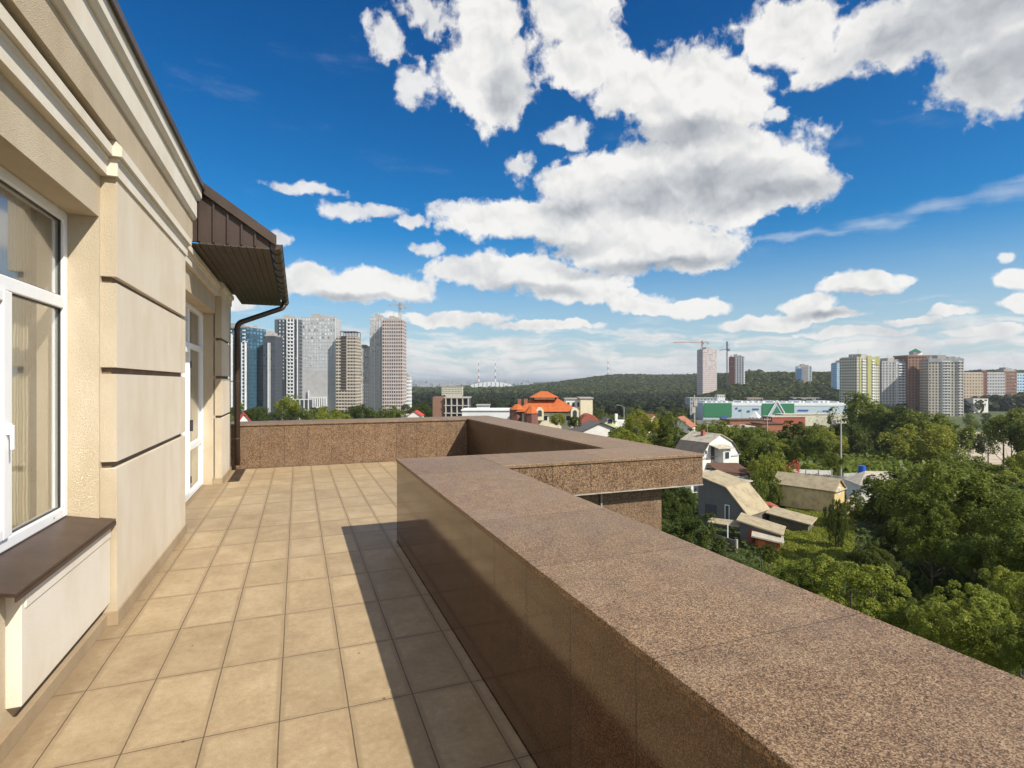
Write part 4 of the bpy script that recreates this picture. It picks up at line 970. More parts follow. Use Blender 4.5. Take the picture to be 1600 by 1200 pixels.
# cranes
def crane(px, D, base, top, jib0, jib1, label, mat='crane_red', yaw=0, slope=0.0):
    z0 = H + (CY - base) / F * D; z1 = H + (CY - top) / F * D; x, y, _ = ray(px, CY); k = D / F
    r = empty('tower_crane', (x * D, y * D, z0), phi(yaw), label, 'crane'); h = z1 - z0
    m = MB(); s = .9
    for a, b in ((-s, -s), (s, -s), (s, s), (-s, s)): m.tube([(a, b, 0), (a, b, h)], .22, 4)
    n = int(h / 3)
    for i in range(n):
        z = i * h / n; d = 1 if i % 2 else -1
        m.tube([(-s * d, -s, z), (s * d, -s, z + h / n)], .14, 4); m.tube([(-s * d, s, z), (s * d, s, z + h / n)], .14, 4)
    m.build('mast', mat, r)
    j0, j1 = (jib0 - px) * k, (jib1 - px) * k; zj = h * .86
    m = MB(); m.tube([(j0, 0, zj - slope * j0), (j1, 0, zj - slope * j1)], .5, 4); m.tube([(j0, 0, zj + 1.2 - slope * j0), (j1, 0, zj + 1.2 - slope * j1)], .2, 4)
    m.build('jib', mat, r)
    m = MB(); m.tube([(0, 0, zj), (0, 0, h + 1)], .5, 4); m.tube([(0, 0, h + 1), (j0 * .8, 0, zj + 1.2)], .12, 4); m.tube([(0, 0, h + 1), (j1 * .8, 0, zj + 1.2)], .12, 4); m.build('apex', mat, r)
    jj = j1 if abs(j1) < abs(j0) else j0
    MB().box(min(jj * .9, jj) - 1, max(jj * .9, jj) + 1, -1, 1, zj - 2.4, zj - .4).build('counterweight', 'tower_concrete', r)
    MB().box(.4, 2.2, -2.2, -.95, zj - 2.6, zj - .3).build('cab', mat, r)
crane(1097, 895, 550, 533, 1052, 1107, 'pale red tower crane on the pale pinkish tower', 'crane_red')
crane(1136, 880, 620, 534, 1124, 1141, 'dark tower crane standing beside the red brown tower', 'tower_darkgrey', slope=-.12)
crane(625, 508, 505, 473, 607, 634, 'grey tower crane above the pinkish gridded tower', 'tower_concrete')

# lattice masts striped red and white
for px, D, b, t, lab in ((748, 3000, 598, 562, 'red and white striped antenna mast on the horizon, left of the two'), (774, 3000, 598, 562, 'red and white striped antenna mast on the horizon, right of the two'), (950, 2050, 592, 560, 'thin red and white antenna mast on the wooded hill')):
    z0 = H + (CY - b - 4) / F * D; z1 = H + (CY - t) / F * D; x, y, _ = ray(px, CY); r = empty('antenna_mast', (x * D, y * D, z0), 0, lab, 'antenna mast')
    n = 8; w_ = MB(); q_ = MB(); rad = 3.0 * D / 3000
    for i in range(n): (w_ if i % 2 else q_).tube([(0, 0, (z1 - z0) * i / n), (0, 0, (z1 - z0) * (i + 1) / n)], rad * (1.15 - .1 * i), 6)
    w_.build('white_sections', 'white_paint', r); q_.build('red_sections', 'crane_red', r)
# ------------------------------------------------------------------ store
st = empty('store', at(1212, 480), phi(-2), 'wide low store with green and white facade panels and a big triangular sign', 'store')
k = 480 / 858.0
def sx(px): return (px - 1212) * k
zt = H + (CY - 629) / F * 480 - st.location.z; zb = 0
MB().box(sx(1100), sx(1322), 0, 30, -3, zt - .5).build('body', 'shop_pale', st)
MB().box(sx(1100), sx(1322), -.30, -.02, zt * .82, zt).build('cornice', 'tower_white', st)
o = MB().box(sx(1101), sx(1144), -.6, -.31, zt * .18, zt * .97).build('green_panel', 'green_paint', st)
o = MB().box(sx(1191), sx(1240), -.6, -.31, zt * .12, zt * .95).build('green_panel', 'green_paint', st)
MB().box(sx(1127), sx(1136), -.75, -.61, 0, zt * .22).build('blue_gate', 'blue_sign', st)
for a, b, c, d in ((1150, 1153, .62, .72), (1155, 1159, .5, .60), (1168, 1172, .45, .55), (1176, 1186, .58, .66), (1246, 1262, .52, .60), (1264, 1276, .28, .38), (1284, 1296, .5, .56)):
    MB().box(sx(a), sx(b), -.4, -.31, zt * c, zt * d).build('sign_panel', 'blue_sign', st)
m = MB()
for i in range(22):
    a = sx(1104 + i * 9.9 + rnd.uniform(-2, 2)); m.box(a, a + rnd.uniform(1, 2.4), 3 + rnd.uniform(0, 10), 27, zt - .499, zt + rnd.uniform(.4, 1.3))
m.build('rooftop_units', 'tower_white', st)
MB().box(sx(1262), sx(1322), -1.5, -.62, 0, zt * .35).build('entrance_band', 'tower_cream', st)
c0, c1, ap_ = sx(1198), sx(1228), sx(1213); zc = H + (CY - 625.5) / F * 480 - st.location.z; zl = zt * .16
m = MB()
def bar(a, b, t=.55): m.tube([(a[0], -1.3, a[1]), (b[0], -1.3, b[1])], t, 6)
bar((c0, zl), (ap_, zc)); bar((ap_, zc), (c1, zl)); bar((c0, zl), (c1, zl)); m.build('sign_frame', 'tower_white', st)
def tri(s, y0, y1): 
    cz = zl + (zc - zl) * .36; return [(ap_ + (c0 - ap_) * s, cz + (zl - cz) * s), (ap_ + (c1 - ap_) * s, cz + (zl - cz) * s), (ap_, cz + (zc - cz) * s)]
MB().prism(tri(.82, 0, 0), -1.1, -.9).build('sign_panel', 'shop_pale', st); MB().prism(tri(.5, 0, 0), -1.3, -1.15).build('sign_panel', 'green_paint', st)

# ------------------------------------------------------------------ houses
def profile_house(name, label, cat, px, D, yaw, prof, L, wall, roof, over=.3, ground=None, th=.12, y_first=0, roofs=None):
    """prof: outline (x,z) of the gable from the left eave over the top to the right eave; walls drop from its ends"""
    p = at(px, D) if not isinstance(px, Vector) else px.copy()
    if ground is not None: p.z = ground
    r = empty(name, p, phi(yaw), label, cat)
    x0, x1 = prof[0][0], prof[-1][0]
    poly = [(x0, -.8), (x1, -.8)] + [(x, z - .06) for x, z in reversed(prof)]
    MB().prism(poly, 0, L).build('wall', wall, r)
    for i, ((a, za), (b, zb)) in enumerate(zip(prof, prof[1:])):
        d = Vector((b - a, 0, zb - za)).normalized(); e0 = over if i == 0 else 0; e1 = over if i == len(prof) - 2 else 0
        a2, za2, b2, zb2 = a - d.x * e0, za - d.z * e0, b + d.x * e1, zb + d.z * e1
        nx, nz = -d.z * th, d.x * th
        mt = roofs[i] if roofs else roof
        MB().prism([(a2, za2), (b2, zb2), (b2 + nx, zb2 + nz), (a2 + nx, za2 + nz)], -over, L + over).build('roof', mt, r)
    return r
def add_box(r, name, mat, *b): return MB().box(*b).build(name, mat, r)
def add_window(r, x0, x1, z0, z1, y=-.0, glassm='glass_dark', frame='white_paint', side=None):
    t = .07; m = MB()
    if side is None:
        m.box(x0 - t, x1 + t, y - .06, y - .012, z0 - t, z0); m.box(x0 - t, x1 + t, y - .06, y - .012, z1, z1 + t); m.box(x0 - t, x0, y - .06, y - .012, z0, z1); m.box(x1, x1 + t, y - .06, y - .012, z0, z1)
        f = m.build('window', frame, r); MB().box(x0, x1, y - .04, y - .013, z0, z1).build('pane', glassm, f)
    else:   # on a side wall, x = side, spans y
        s = side; m.box(s + .012, s + .06, x0 - t, x1 + t, z0 - t, z0); m.box(s + .012, s + .06, x0 - t, x1 + t, z1, z1 + t); m.box(s + .012, s + .06, x0 - t, x0, z0, z1); m.box(s + .012, s + .06, x1, x1 + t, z0, z1)
        f = m.build('window', frame, r); MB().box(s + .013, s + .04, x0, x1, z0, z1).build('pane', glassm, f)
def Pz(py, D): return H + (CY - py) / F * D

# white mansard house: gable turned towards the camera
G = -14.0
pl = at(1095, 88); 
wh = profile_house('mansard_house', 'white mansard house with a grey and tan gambrel roof', 'house', at(1095, 87), 0, 30, [(0, 3.9), (1.7, 5.9), (4.5, 7.2), (7.3, 5.9), (9.1, 3.9)], 5.6, 'house_white', 'slate_sheet', .25, G, roofs=['slate_dark', 'slate_pale', 'slate_pale', 'slate_dark'])
add_box(wh, 'side_wall', 'house_white', -.6, 0, 1.0, 5.4, -.5, 3.4)
add_box(wh, 'door', 'slate_dark', 2.3, 3.15, -.05, -.01, 2.7, 5.6); add_box(wh, 'porch_wall', 'house_white', 3.6, 5.3, -1.4, -.01, 2.7, 5.0)
add_window(wh, 3.9, 4.9, 3.4, 4.5, -1.4); add_window(wh, .9, 1.35, 4.2, 4.8)
MB().hexa([(1.9, -1.9, 5.15), (5.9, -1.9, 5.0), (5.9, -.01, 5.5), (1.9, -.01, 5.6), (1.9, -1.9, 5.23), (5.9, -1.9, 5.08), (5.9, -.01, 5.58), (1.9, -.01, 5.68)]).build('porch_roof', 'slate_pale', wh)
add_box(wh, 'landing', 'concrete_edge', 1.2, 3.5, -1.4, -.05, 2.5, 2.64)
m = MB()
for i in range(10): m.box(1.6 + i * .22, 1.9 + i * .22, -2.3, -1.42, 2.4 - i * .26, 2.46 - i * .26)
m.tube([(1.5, -2.28, 2.6), (3.9, -2.28, -.1)], .06, 6); m.tube([(1.5, -1.45, 2.6), (3.9, -1.45, -.1)], .06, 6); m.build('stairs', 'white_paint', wh)
add_box(wh, 'chimney', 'brick_red', 3.3, 3.8, 2.4, 2.9, 6.4, 7.7)
an = profile_house('annex', 'small white annex with a dark brown lean-to roof in front of the mansard house', 'outbuilding', at(1131, 80), 0, 20, [(0, 2.5), (5.2, 1.9)], 3.2, 'house_white', 'roof_brown_sheet', .3, G + .1)
add_window(an, 1.8, 2.6, .8, 1.5); add_box(an, 'door', 'slate_dark', .7, 1.4, -.04, -.01, 0, 1.8)
MB().hexa([(-.3, -.3, 1.95), (5.6, -.3, 1.75), (5.6, 3.4, 3.0), (-.3, 3.4, 3.3), (-.3, -.3, 2.05), (5.6, -.3, 1.85), (5.6, 3.4, 3.1), (-.3, 3.4, 3.4)]).build('roof', 'roof_brown_sheet', an)
po = profile_house('porch_shed', 'open shed with a pale sheet roof left of the white annex', 'shed', at(1080, 76), 0, 18, [(0, 2.75), (5.0, 2.2)], 3.0, 'house_white', 'slate_pale', .3, G + .2)
add_box(po, 'opening', 'tower_darkgrey', .4, 2.0, -.05, -.01, .3, 1.8); add_box(po, 'opening', 'tower_darkgrey', 2.6, 4.4, -.05, -.01, .3, 1.7)
MB().hexa([(-.3, -.6, 2.2), (5.3, -.6, 1.9), (5.3, 3.2, 2.5), (-.3, 3.2, 3.1), (-.3, -.6, 2.28), (5.3, -.6, 1.98), (5.3, 3.2, 2.58), (-.3, 3.2, 3.18)]).build('roof', 'slate_pale', po)

# grey barn with folded slate roof
G2 = -12.95
x_, y_, _ = ray(1091, CY); bp = Vector((x_ * 56.5, y_ * 56.5, G2))
ba = profile_house('barn', 'grey barn with a folded tan sheet roof on the slope below the terrace', 'barn', bp, 0, -50, [(0, 5.0), (3.1, 4.25), (5.2, 2.0)], 4.0, 'shed_grey', 'slate_sheet', .25, G2)
add_box(ba, 'door', 'tower_darkgrey', .8, 2.0, -.05, -.01, 0, 2.3); add_window(ba, 3.0, 3.35, 1.1, 2.5, 0, 'tower_darkgrey')
add_box(ba, 'overhang_roof', 'slate_pale', -.5, 3.1, 4.26, 5.4, 4.25, 4.33)
MB().box(5.21, 5.35, -.2, 4.2, .4, 2.0).build('side_wall', 'slate_dark', ba)
# lean-to in front of the barn
x_, y_, _ = ray(1160, CY); lt = profile_house('lean_to', 'low lean-to with a rusty doorway in front of the grey barn', 'outbuilding', Vector((x_ * 48.8, y_ * 48.8, G2)), 0, -30, [(-.2, 2.25), (3.0, 1.55)], 2.6, 'shed_grey', 'slate_sheet', .3, G2)
add_box(lt, 'door', 'brick_red', .5, 1.3, -.05, -.01, 0, 1.7)
m = MB(); m.hexa([(-2.9, -.4, 1.9), (-.25, -.2, 1.75), (-.25, 1.2, 1.95), (-2.9, .9, 2.0), (-2.9, -.4, 1.97), (-.25, -.2, 1.82), (-.25, 1.2, 2.02), (-2.9, .9, 2.07)]); m.build('canopy', 'slate_sheet', lt)
for a, b in ((-2.8, -.3), (-1.2, -.25)): MB().tube([(a, b, -.4), (a, b, 1.9)], .06, 6).build('post', 'white_paint', lt)
hut = profile_house('hut', 'small hut with a red door right of the lean-to', 'outbuilding', Vector((ray(1180, CY)[0] * 46.8, ray(1180, CY)[1] * 46.8, G2)), 0, -25, [(0, 1.45), (1.9, 1.2)], 1.8, 'brick_red', 'slate_pale', .3, G2)
add_box(hut, 'door', 'orange_roof', .2, .8, -.05, -.01, 0, 1.2)
sr = profile_house('shed', 'flat grey sheet roofed shed with junk on top, right behind the barn', 'shed', Vector((ray(1202, CY)[0] * 54, ray(1202, CY)[1] * 54, G2)), 0, -38, [(0, 1.7), (3.4, 1.2)], 2.8, 'slate_dark', 'slate_sheet', .3, G2)
car = empty('covered_car', Vector((ray(1197, CY)[0] * 58, ray(1197, CY)[1] * 58, G2 + 1.0)), phi(-20), 'dark red tarpaulin covered heap behind the barn', 'tarpaulin')
m = MB(); m.prism([(-1.6, -.3), (1.6, -.3), (1.35, .35), (.5, .75), (-.7, .8), (-1.4, .3)], 0, 1.5); m.build('tarpaulin', 'brick_red', car, bevel=.12)
car.name = 'tarpaulin_heap'
# long yellow shed
ysd = profile_house('shed', 'long low yellow wooden shed with a tan sheet roof', 'shed', Vector((ray(1303, CY)[0] * 61.5, ray(1303, CY)[1] * 61.5, -12.3)), 0, 42, [(0, 1.8), (1.7, 2.9), (3.4, 1.8)], 6.6, 'board_wall', 'slate_sheet', .2, -12.3)
add_window(ysd, 1.3, 1.9, 1.3, 1.9); add_box(ysd, 'gable_boards', 'timber_yellow', .05, 3.35, -.04, -.012, -.2, 1.85)
ysd.rotation_euler.z = phi(42)
# white shed
wsd = profile_house('shed', 'white walled shed with a pale hipped sheet roof beside the walnut', 'shed', Vector((ray(1346, CY)[0] * 66, ray(1346, CY)[1] * 66, -12.9)), 0, -10, [(0, 2.3), (5.6, 2.3)], 4.2, 'house_white', 'slate_pale', .05, -12.9)
m = MB(); m.add([(-.35, -.35, 2.25), (5.95, -.35, 2.25), (5.95, 4.55, 2.25), (-.35, 4.55, 2.25), (1.7, 3.0, 3.5), (4.3, 3.0, 3.5)], [(0, 1, 5, 4), (1, 2, 5), (2, 3, 4, 5), (3, 0, 4), (3, 2, 1, 0)]); m.build('roof', 'slate_pale', wsd)
add_window(wsd, 1.9, 2.6, 1.35, 1.6, 0, 'tower_darkgrey')
for hs, x0, x1, y, z in ((wh, 0, 9.1, -.30, 3.75), (ysd, -.1, 3.5, -.22, 1.7), (an, -.2, 5.5, -.42, 1.75)):
    MB().tube([(x0, y, z), (x1, y, z - .05)], .06, 6).build('gutter', 'steel', hs)
MB().tube([(.05, -.12, 3.9), (.05, -.12, .1)], .05, 6).build('downpipe', 'white_paint', wh)
MB().tube([(5.0, 3.0, 6.8), (5.0, 3.0, 9.2)], .04, 6).tube([(4.4, 3.0, 8.9), (5.6, 3.0, 8.9)], .03, 5).tube([(4.6, 3.0, 8.5), (5.4, 3.0, 8.5)], .03, 5).build('aerial', 'steel', wh)
add_window(wh, 6.6, 7.6, .9, 2.0); add_window(wh, 1.2, 2.2, .9, 2.0)
# fences and gate
def fence(label, pts, h, mat, name='fence', step=2.4, post='concrete_edge', cat='fence'):
    P = [at(*p) for p in pts]; r = empty(name, P[0], 0, label, cat)
    for a, b in zip(P, P[1:]):
        d = b - a; L = math.hypot(d.x, d.y); n = max(1, round(L / step)); u = Vector((d.x / L, d.y / L)); nn = Vector((-u.y, u.x)) * .05
        for i in range(n):
            q0 = a.lerp(b, i / n); q1 = a.lerp(b, (i + .94) / n); z0 = terrain(q0.x, q0.y); 
            m = MB(); c = []
            for q, z in ((q0, z0), (q1, z0)):
                c.append((q.x - P[0].x, q.y - P[0].y))
            f = [(c[0][0] - nn.x, c[0][1] - nn.y), (c[1][0] - nn.x, c[1][1] - nn.y), (c[1][0] + nn.x, c[1][1] + nn.y), (c[0][0] + nn.x, c[0][1] + nn.y)]
            m.vprism(f, z0 - P[0].z - .3, z0 - P[0].z + h); m.build('panel', mat, r)
            q = a.lerp(b, (i + .97) / n); MB().box(q.x - P[0].x - .08, q.x - P[0].x + .08, q.y - P[0].y - .08, q.y - P[0].y + .08, z0 - P[0].z - .3, z0 - P[0].z + h + .1).build('post', post, r)
    return r
fence('grey concrete panel fence behind the long yellow shed', [(1236, 86), (1330, 82)], 2.0, 'fence_panel')
fence('pale concrete fence right of the utility pole, above the white shed', [(1318, 86), (1400, 88)], 2.1, 'fence_panel')
fence('dark green sheet metal gate between the two lower sheds', [(1326, 74), (1362, 74)], 1.8, 'green_gate', 'gate', cat='gate')
fence('wooden board fence between the yellow shed and the white shed', [(1322, 60), (1334, 66)], 1.7, 'timber_yellow', step=1.2)
fence('low white wall along the lane behind the concrete fence', [(1240, 98), (1300, 97)], 1.4, 'house_white')
fence('low rubble wall in front of the lean-to', [(1118, 48), (1152, 46)], 1.0, 'slate_dark', cat='wall', name='low_wall')
fence('pale wall at the back of the beige yard', [(1512, 322), (1640, 322)], 1.6, 'yard_concrete', cat='wall', name='yard_wall', step=6)
bl = empty('barrel', at(1347, 92, 0), 0, 'bright blue plastic barrel above the concrete fence', 'barrel')
MB().cone((0, 0), .55, .9, 2.9, 16, .55).build('body', 'blue_plastic', bl, smooth=False); MB().cone((0, 0), .60, 1.5, 1.62, 16, .60).build('hoop', 'blue_plastic', bl); MB().box(-.7, .7, -.7, .7, -.3, .9).build('stand', 'slate_dark', bl)
# poles
def pole(px, D, top, label, mat='pole_concrete', lamp=False, name='utility_pole', cat='utility pole', r0=.17):
    p = at(px, D); h = Pz(top, D) - p.z; r = empty(name, p, phi(0), label, cat)
    MB().tube([(0, 0, -.5), (0, 0, h)], r0, 8, r0 * .65).build('shaft', mat, r)
    if lamp:
        MB().tube([(0, 0, h - .1), (-.8, 0, h + .5), (-1.8, 0, h + .7)], .06, 6).build('arm', 'steel', r); MB().box(-2.6, -1.7, -.16, .16, h + .6, h + .78).build('lamp', 'steel', r)
    else:
        MB().box(-.9, .9, -.06, .06, h - .7, h - .55).build('crossarm', mat, r)
        for x in (-.8, -.3, .3, .8): MB().cone((x, 0), .06, h - .549, h - .3, 8, .04).build('insulator', 'white_paint', r)
pole(1314, 92, 655, 'tall grey concrete utility pole above the concrete fence'); pole(1568, 110, 670, 'dark wooden utility pole in front of the beige yard', 'wood_pole')
pole(1199, 150, 652, 'thin grey utility pole in front of the storage roofs'); pole(1544, 150, 700, 'short dark post in the beige yard', 'wood_pole')
pole(975, 190, 636, 'grey street lamp with a curved arm behind the outer parapet', 'steel', True, 'street_lamp', 'street lamp')
pole(1159, 330, 640, 'thin street lamp in front of the green store panel', 'steel', True, 'street_lamp', 'street lamp')
def wire(a, b, sag, label):
    (p0, D0, t0), (p1, D1, t1) = a, b; A0 = at(p0, D0); A0.z = Pz(t0, D0); B0 = at(p1, D1); B0.z = Pz(t1, D1)
    pts = [A0.lerp(B0, i / 12) - Vector((0, 0, sag * 4 * (i / 12) * (1 - i / 12))) for i in range(13)]
    o = MB().tube([q - A0 for q in pts], .022, 4).build('power_line', 'rubber'); o.location = A0; tag(o, label, 'power line')
wire((1199, 150, 654), (1314, 92, 659), 2.0, 'thin cable sagging from the thin grey pole to the tall concrete pole')
wire((1314, 92, 659), (1568, 110, 675), 2.6, 'thin cable sagging from the tall concrete pole to the dark wooden pole')
wire((1314, 92, 661), (1158, 92, 690), 1.2, 'service cable from the tall concrete pole down to the mansard house')
p = at(1085, 230); h = Pz(617, 230) - p.z; mt_ = empty('communications_mast', p, phi(0), 'pale communications mast with antenna drums left of the store', 'mast')
MB().tube([(0, 0, -.5), (0, 0, h)], .42, 8, .22).build('shaft', 'pole_concrete', mt_)
for z in (.62, .68, .76, .82): MB().box(-1.1 if z < .7 else -.3, .3 if z < .7 else 1.1, -.5, .5, h * z, h * z + 1.2).build('antenna', 'pole_concrete', mt_)

# orange roofed mansion
mD = 150; G3 = at(850, mD).z
ma = empty('mansion', at(850, mD), phi(0), 'large mansion with bright orange hipped roofs and arched dormers', 'house')
k = mD / F
def X(px): return (px - 850) * k
def Z(py): return H + (CY - py) / F * mD - G3
MB().box(X(812), X(903), 0, 13, -1, Z(645)).build('wall', 'cream_wall', ma)
def hip(m, x0, x1, y0, y1, z0, xr0, xr1, yr, z1):
    m.add([(x0, y0, z0), (x1, y0, z0), (x1, y1, z0), (x0, y1, z0), (xr0, yr, z1), (xr1, yr, z1)], [(0, 1, 5, 4), (1, 2, 5), (2, 3, 4, 5), (3, 0, 4), (3, 2, 1, 0)]); return m
hip(MB(), X(806), X(908), -1, 14, Z(643), X(836), X(872), 6.5, Z(622)).build('roof', 'tile_orange', ma)
up = MB(); up.box(X(836), X(868), 3.5, 9.5, Z(625), Z(621)); up.build('upper_wall', 'cream_wall', ma)
hip(MB(), X(829), X(875), 2.4, 10.6, Z(621.5), X(846), X(858), 6.5, Z(612)).build('upper_roof', 'tile_orange', ma)
for px, y, rr, zt_, ze in ((808, 1.5, 13, 632, 640), (830, -1.5, 12, 634, 645)):
    MB().cone((X(px), y), rr * k * .9, -1, Z(ze) - .01, 8, rr * k * .9).build('bay', 'tower_red', ma); MB().cone((X(px), y), rr * k, Z(ze), Z(zt_), 8, rr * k * .25).build('bay_roof', 'tile_orange', ma)
for px, y in ((843, -1.8), (897, -1.8)):
    d = MB(); d.box(X(px) - .9, X(px) + .9, y, y + 2.5, Z(656), Z(642)); d.cone((0, 0), 0.01, 0, .01, 3); 
    f = MB(); pts = [(X(px) + 1.05 * math.cos(math.pi * t / 10), Z(642.5) + 1.05 * math.sin(math.pi * t / 10)) for t in range(11)]
    f.prism([(X(px) - 1.05, Z(656))] [:0] + [(X(px) + 1.05, Z(656))] + pts + [(X(px) - 1.05, Z(656))], y, y + 3); dm_ = f.build('dormer', 'cream_wall', ma)
    f = MB(); pts = [(X(px) + .55 * math.cos(math.pi * t / 10), Z(643.5) + .55 * math.sin(math.pi * t / 10)) for t in range(11)]
    f.prism([(X(px) + .55, Z(650))] + pts + [(X(px) - .55, Z(650))], y - .05, y - .01); f.build('pane', 'glass_dark', dm_)
for px in (812, 822): add_box(ma, 'chimney', 'clay_roof', X(px) - .5, X(px) + .5, 3, 4, Z(636), Z(624))
for px in (852, 864, 876, 888): add_window(ma, X(px) - .6, X(px) + .6, Z(657), Z(650))
# neighbours of the mansion
def slab(label, px0, px1, top, D, depth, wall, name='building', cat='building', wins=0, roof='concrete_edge', floors=2, yaw=0):
    p = at((px0 + px1) / 2, D); W = (px1 - px0) / F * D; h = Pz(top, D) - p.z; r = empty(name, p, phi(yaw), label, cat)
    MB().box(-W / 2, W / 2, 0, depth, -1, h).build('wall', wall, r); MB().box(-W / 2 - .3, W / 2 + .3, -.3, depth + .3, h + .002, h + .35).build('roof', roof, r)
    for f in range(floors):
        for i in range(wins):
            x = -W / 2 + (i + .5) * W / wins; hh = min(3.2, h / floors); z = h - (f + .75) * hh; add_window(r, x - W / wins * .26, x + W / wins * .26, z, z + hh * .45)
    return r
slab('plain cream slab building standing right of the orange roofed mansion', 907, 926, 623, 175, 9, 'cream_wall')
slab('low pale building behind the mansion roof', 884, 908, 624, 178, 6, 'house_white', wins=3, floors=1)
slab('long white flat roofed building left of the mansion', 722, 800, 642, 165, 12, 'tower_white', wins=0, roof='tower_white')
slab('small white rooftop building behind the long white one', 745, 764, 634, 190, 6, 'tower_white', wins=5, floors=1)
cf = slab('unfinished concrete frame building with open storeys above the parapet corner', 696, 733, 622, 215, 10, 'tower_darkgrey', wins=0)
h = Pz(622, 215) - cf.location.z; W = 37 / F * 215
for i in range(4): MB().box(-W / 2 - .4, W / 2 + .4, -1.2, -.31, h - 3 * i - .35 + .3, h - 3 * i + .3).build('floor_slab', 'pole_concrete', cf)
for i in range(5): MB().box(-W / 2 + i * (W - .5) / 4, -W / 2 + i * (W - .5) / 4 + .5, -1.1, -.32, -1, h - .1).build('column', 'pole_concrete', cf)
MB().box(-W / 2 - 5, -W / 2 - .5, 0, 8, -1, h + .4).build('stair_tower', 'tower_brown', cf)
slab('wide pale apartment block far down in the valley left of the masts', 690, 722, 604, 900, 20, 'tower_cream', wins=14, floors=4, name='apartment_building', cat='apartment building')
ar = empty('hall', at(768, 2600), phi(0), 'low white arched hall roof on the plain below the striped masts', 'hall')
pts = [(-100 + 20 * i, 22 + 15 * math.sin(math.pi * i / 10)) for i in range(11)]
MB().prism([(-100, 0), (100, 0)] + pts[::-1], 0, 60).build('roof', 'tower_white', ar); m = MB()
for i in range(11): m.box(-100 + i * 19.8, -98 + i * 19.8, -2, -.1, 0, 22 + 15 * math.sin(math.pi * i / 10))
m.build('rib', 'tower_grey', ar)
# far-off city specks on the plain
m = MB()
for i in range(150):
    px = rnd.uniform(640, 830); D = rnd.uniform(2600, 7000); q = at(px, D); w_ = rnd.uniform(12, 45); hh = rnd.uniform(14, 40) * (1.2 if D > 4500 else .7)
    m.box(q.x - w_, q.x + w_, q.y - 8, q.y + 8, q.z - 5, q.z + hh)
tag(m.build('distant_city', 'haze_city'), 'pale built-up plain of a distant city under the horizon at left', 'city', kind='stuff')
# yellow green house, barrel roofed house, dark roofs
yg = profile_house('house', 'lime green gabled house with a white chimney above the outer parapet', 'house', at(944, 150), 0, 0, [(0, 8.2), (1.6, 9.4), (3.1, 8.6)], 7, 'yellow_house', 'grey_roof', .35)
zz = Pz(662, 150) - yg.location.z
add_window(yg, .9, 2.2, zz, zz + 1.2); add_box(yg, 'chimney', 'white_paint', 3.2, 3.9, 1, 1.8, 4, Pz(647, 150) - yg.location.z); add_box(yg, 'side_wing', 'house_white', 3.95, 6.5, 1, 6, 0, Pz(658, 150) - yg.location.z)
br_ = empty('house', at(922, 160), phi(0), 'house with a dark red barrel roof in front of the cream slab building', 'house')
zb = Pz(662, 160) - br_.location.z; pts = [(-3.2 + .58 * i, zb + 2.7 * math.sin(math.pi * i / 11) ** .8) for i in range(12)]
MB().box(-3.0, 2.9, .2, 7.8, -1, zb - .01).build('wall', 'house_white', br_); MB().prism([(-3.2, zb)] [:0] + pts[::-1], 0, 8).build('roof', 'brick_red', br_); add_window(br_, -2.2, -1.0, zb - 1.4, zb - .4, .2)
profile_house('house', 'house with a wide dark grey hipped roof just above the outer parapet', 'house', at(905, 125), 0, 8, [(0, 6.4), (5, 8.6), (11, 6.2)], 8, 'house_white', 'grey_roof', .5)
profile_house('house', 'house with a clay red roof seen between the trees left of the mast', 'house', at(1040, 150), 0, -30, [(0, 7.6), (3.2, 10.0), (6.4, 7.6)], 7, 'house_white', 'clay_roof', .4)
profile_house('house', 'small clay roofed house beyond the bright green tree', 'house', at(1012, 185), 0, 20, [(0, 8.5), (2.8, 10.8), (5.6, 8.5)], 7, 'cream_wall', 'clay_roof', .4)
# red roofs at left
rh = profile_house('house', 'house with a steep bright red roof at the left end of the far parapet', 'house', at(362, 100), 0, 28, [(0, 8.2), (2.1, 11.2), (4.4, 8.2)], 6, 'house_white', 'red_roof', .35)
profile_house('house', 'low annex with a red roof right of the steep red roof', 'house', at(381, 96), 0, 20, [(0, 6.9), (1.2, 8.8), (2.3, 6.9)], 4, 'house_white', 'red_roof', .3)
wh2 = profile_house('house', 'small dark house with a white trimmed gable left of the bright round tree', 'house', at(395, 130), 0, 0, [(0, 7.6), (1.7, 9.2), (3.4, 7.6)], 6, 'slate_dark', 'white_paint', .2)
add_window(wh2, 1.3, 2.1, 7.2, 8.0)
profile_house('house', 'small red roofed house in front of the dark tree right of the towers', 'house', at(637, 190), 0, 0, [(0, 10.3), (2.3, 11.9), (4.6, 10.3)], 6, 'house_white', 'red_roof', .3)
slab('white roofed low building behind the end wall below the pinkish tower', 600, 640, 650, 200, 8, 'tower_white', wins=0)
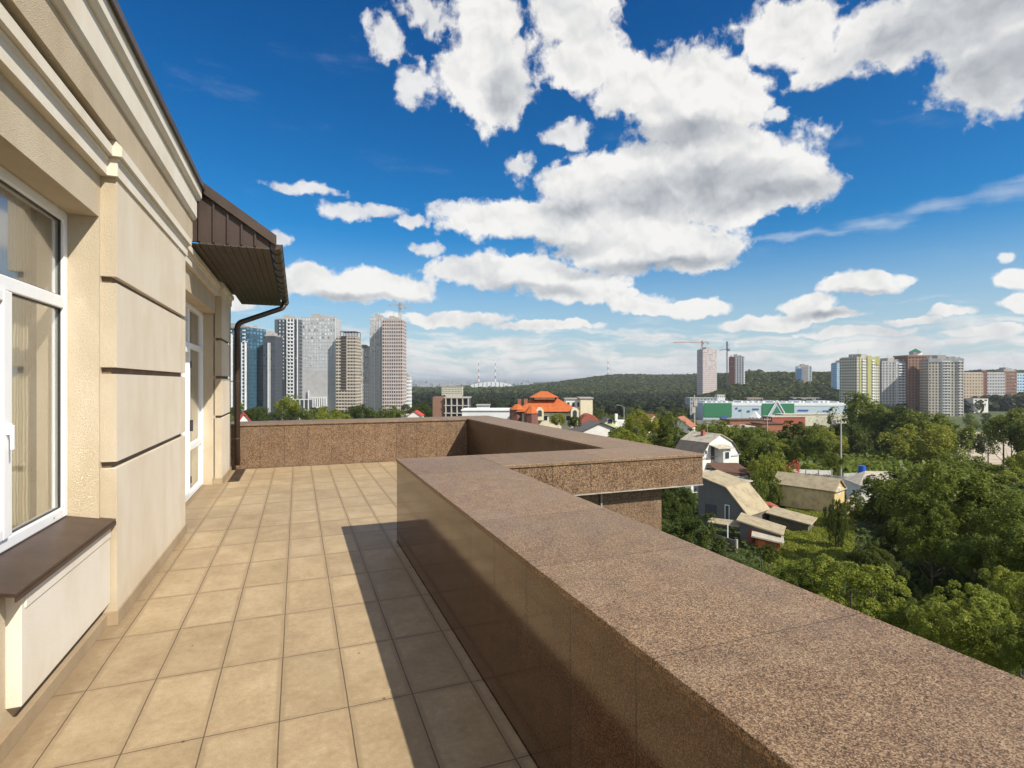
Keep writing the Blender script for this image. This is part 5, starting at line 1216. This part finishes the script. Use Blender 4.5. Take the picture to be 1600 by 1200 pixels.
# storage row with red brown walls near the store
for i, (a, b, t, D, mt, lab) in enumerate(((1139, 1196, 657, 235, 'clay_roof', 'long red brown storage building in front of the store, left part'), (1190, 1225, 663, 215, 'clay_roof', 'dark brown storage building right of the thin grey pole'),
                                           (1205, 1260, 652, 260, 'brick_red', 'red brick storage building below the triangular sign'), (1222, 1300, 648, 300, 'tower_cream', 'row of white storage sheds in front of the store entrance'), (1140, 1182, 668, 190, 'yard_concrete', 'low beige walled yard building left of the thin grey pole'))):
    slab(lab, a, b, t, D, 8, mt, wins=0, roof='roof_brown_sheet' if i < 2 else 'slate_pale', yaw=6)
ki = empty('pavilion', at(1180, 300), phi(0), 'small red framed tent pavilion in front of the store', 'pavilion')
MB().cone((0, 0), 3.4, Pz(652, 300) - ki.location.z, Pz(642, 300) - ki.location.z, 4).build('roof', 'tower_white', ki)
for a, b in ((-2.2, -2.2), (2.2, -2.2), (2.2, 2.2), (-2.2, 2.2)): MB().tube([(a, b, -1), (a * .9, b * .9, Pz(651.5, 300) - ki.location.z)], .3, 6).build('post', 'crane_red', ki)
slab('grey flat block left of the store with open steel frame', 1078, 1120, 622, 520, 15, 'tower_grey', wins=8, floors=2)
slab('small white cabin beside the store roof', 1121, 1133, 617, 560, 8, 'tower_white', wins=4, floors=1)
slab('long low white row building on the slope right of the small blue tower', 1240, 1282, 622, 640, 10, 'tower_pale', wins=10, floors=1)
slab('long low brown building on the slope right of the dark tower', 1168, 1192, 622, 650, 10, 'tower_tan', wins=6, floors=1)
slab('lone white house among the dark trees right of the tower row', 1521, 1544, 623, 560, 9, 'house_white', wins=3, floors=1)

# ------------------------------------------------------------------ air
vm = bpy.data.materials.new('haze'); vm.use_nodes = True; g = N(vm.node_tree); out = g.n('ShaderNodeOutputMaterial')
pv = g.n('ShaderNodeVolumePrincipled', {'Color': (.80, .88, 1.0, 1), 'Density': 0.0001, 'Anisotropy': .3}); g.nt.links.new(pv.outputs[0], out.inputs['Volume'])
hz_ = MB().box(-25500, 25500, -25500, 25500, -45, 95).build('haze', vm); tag(hz_, kind='stuff')
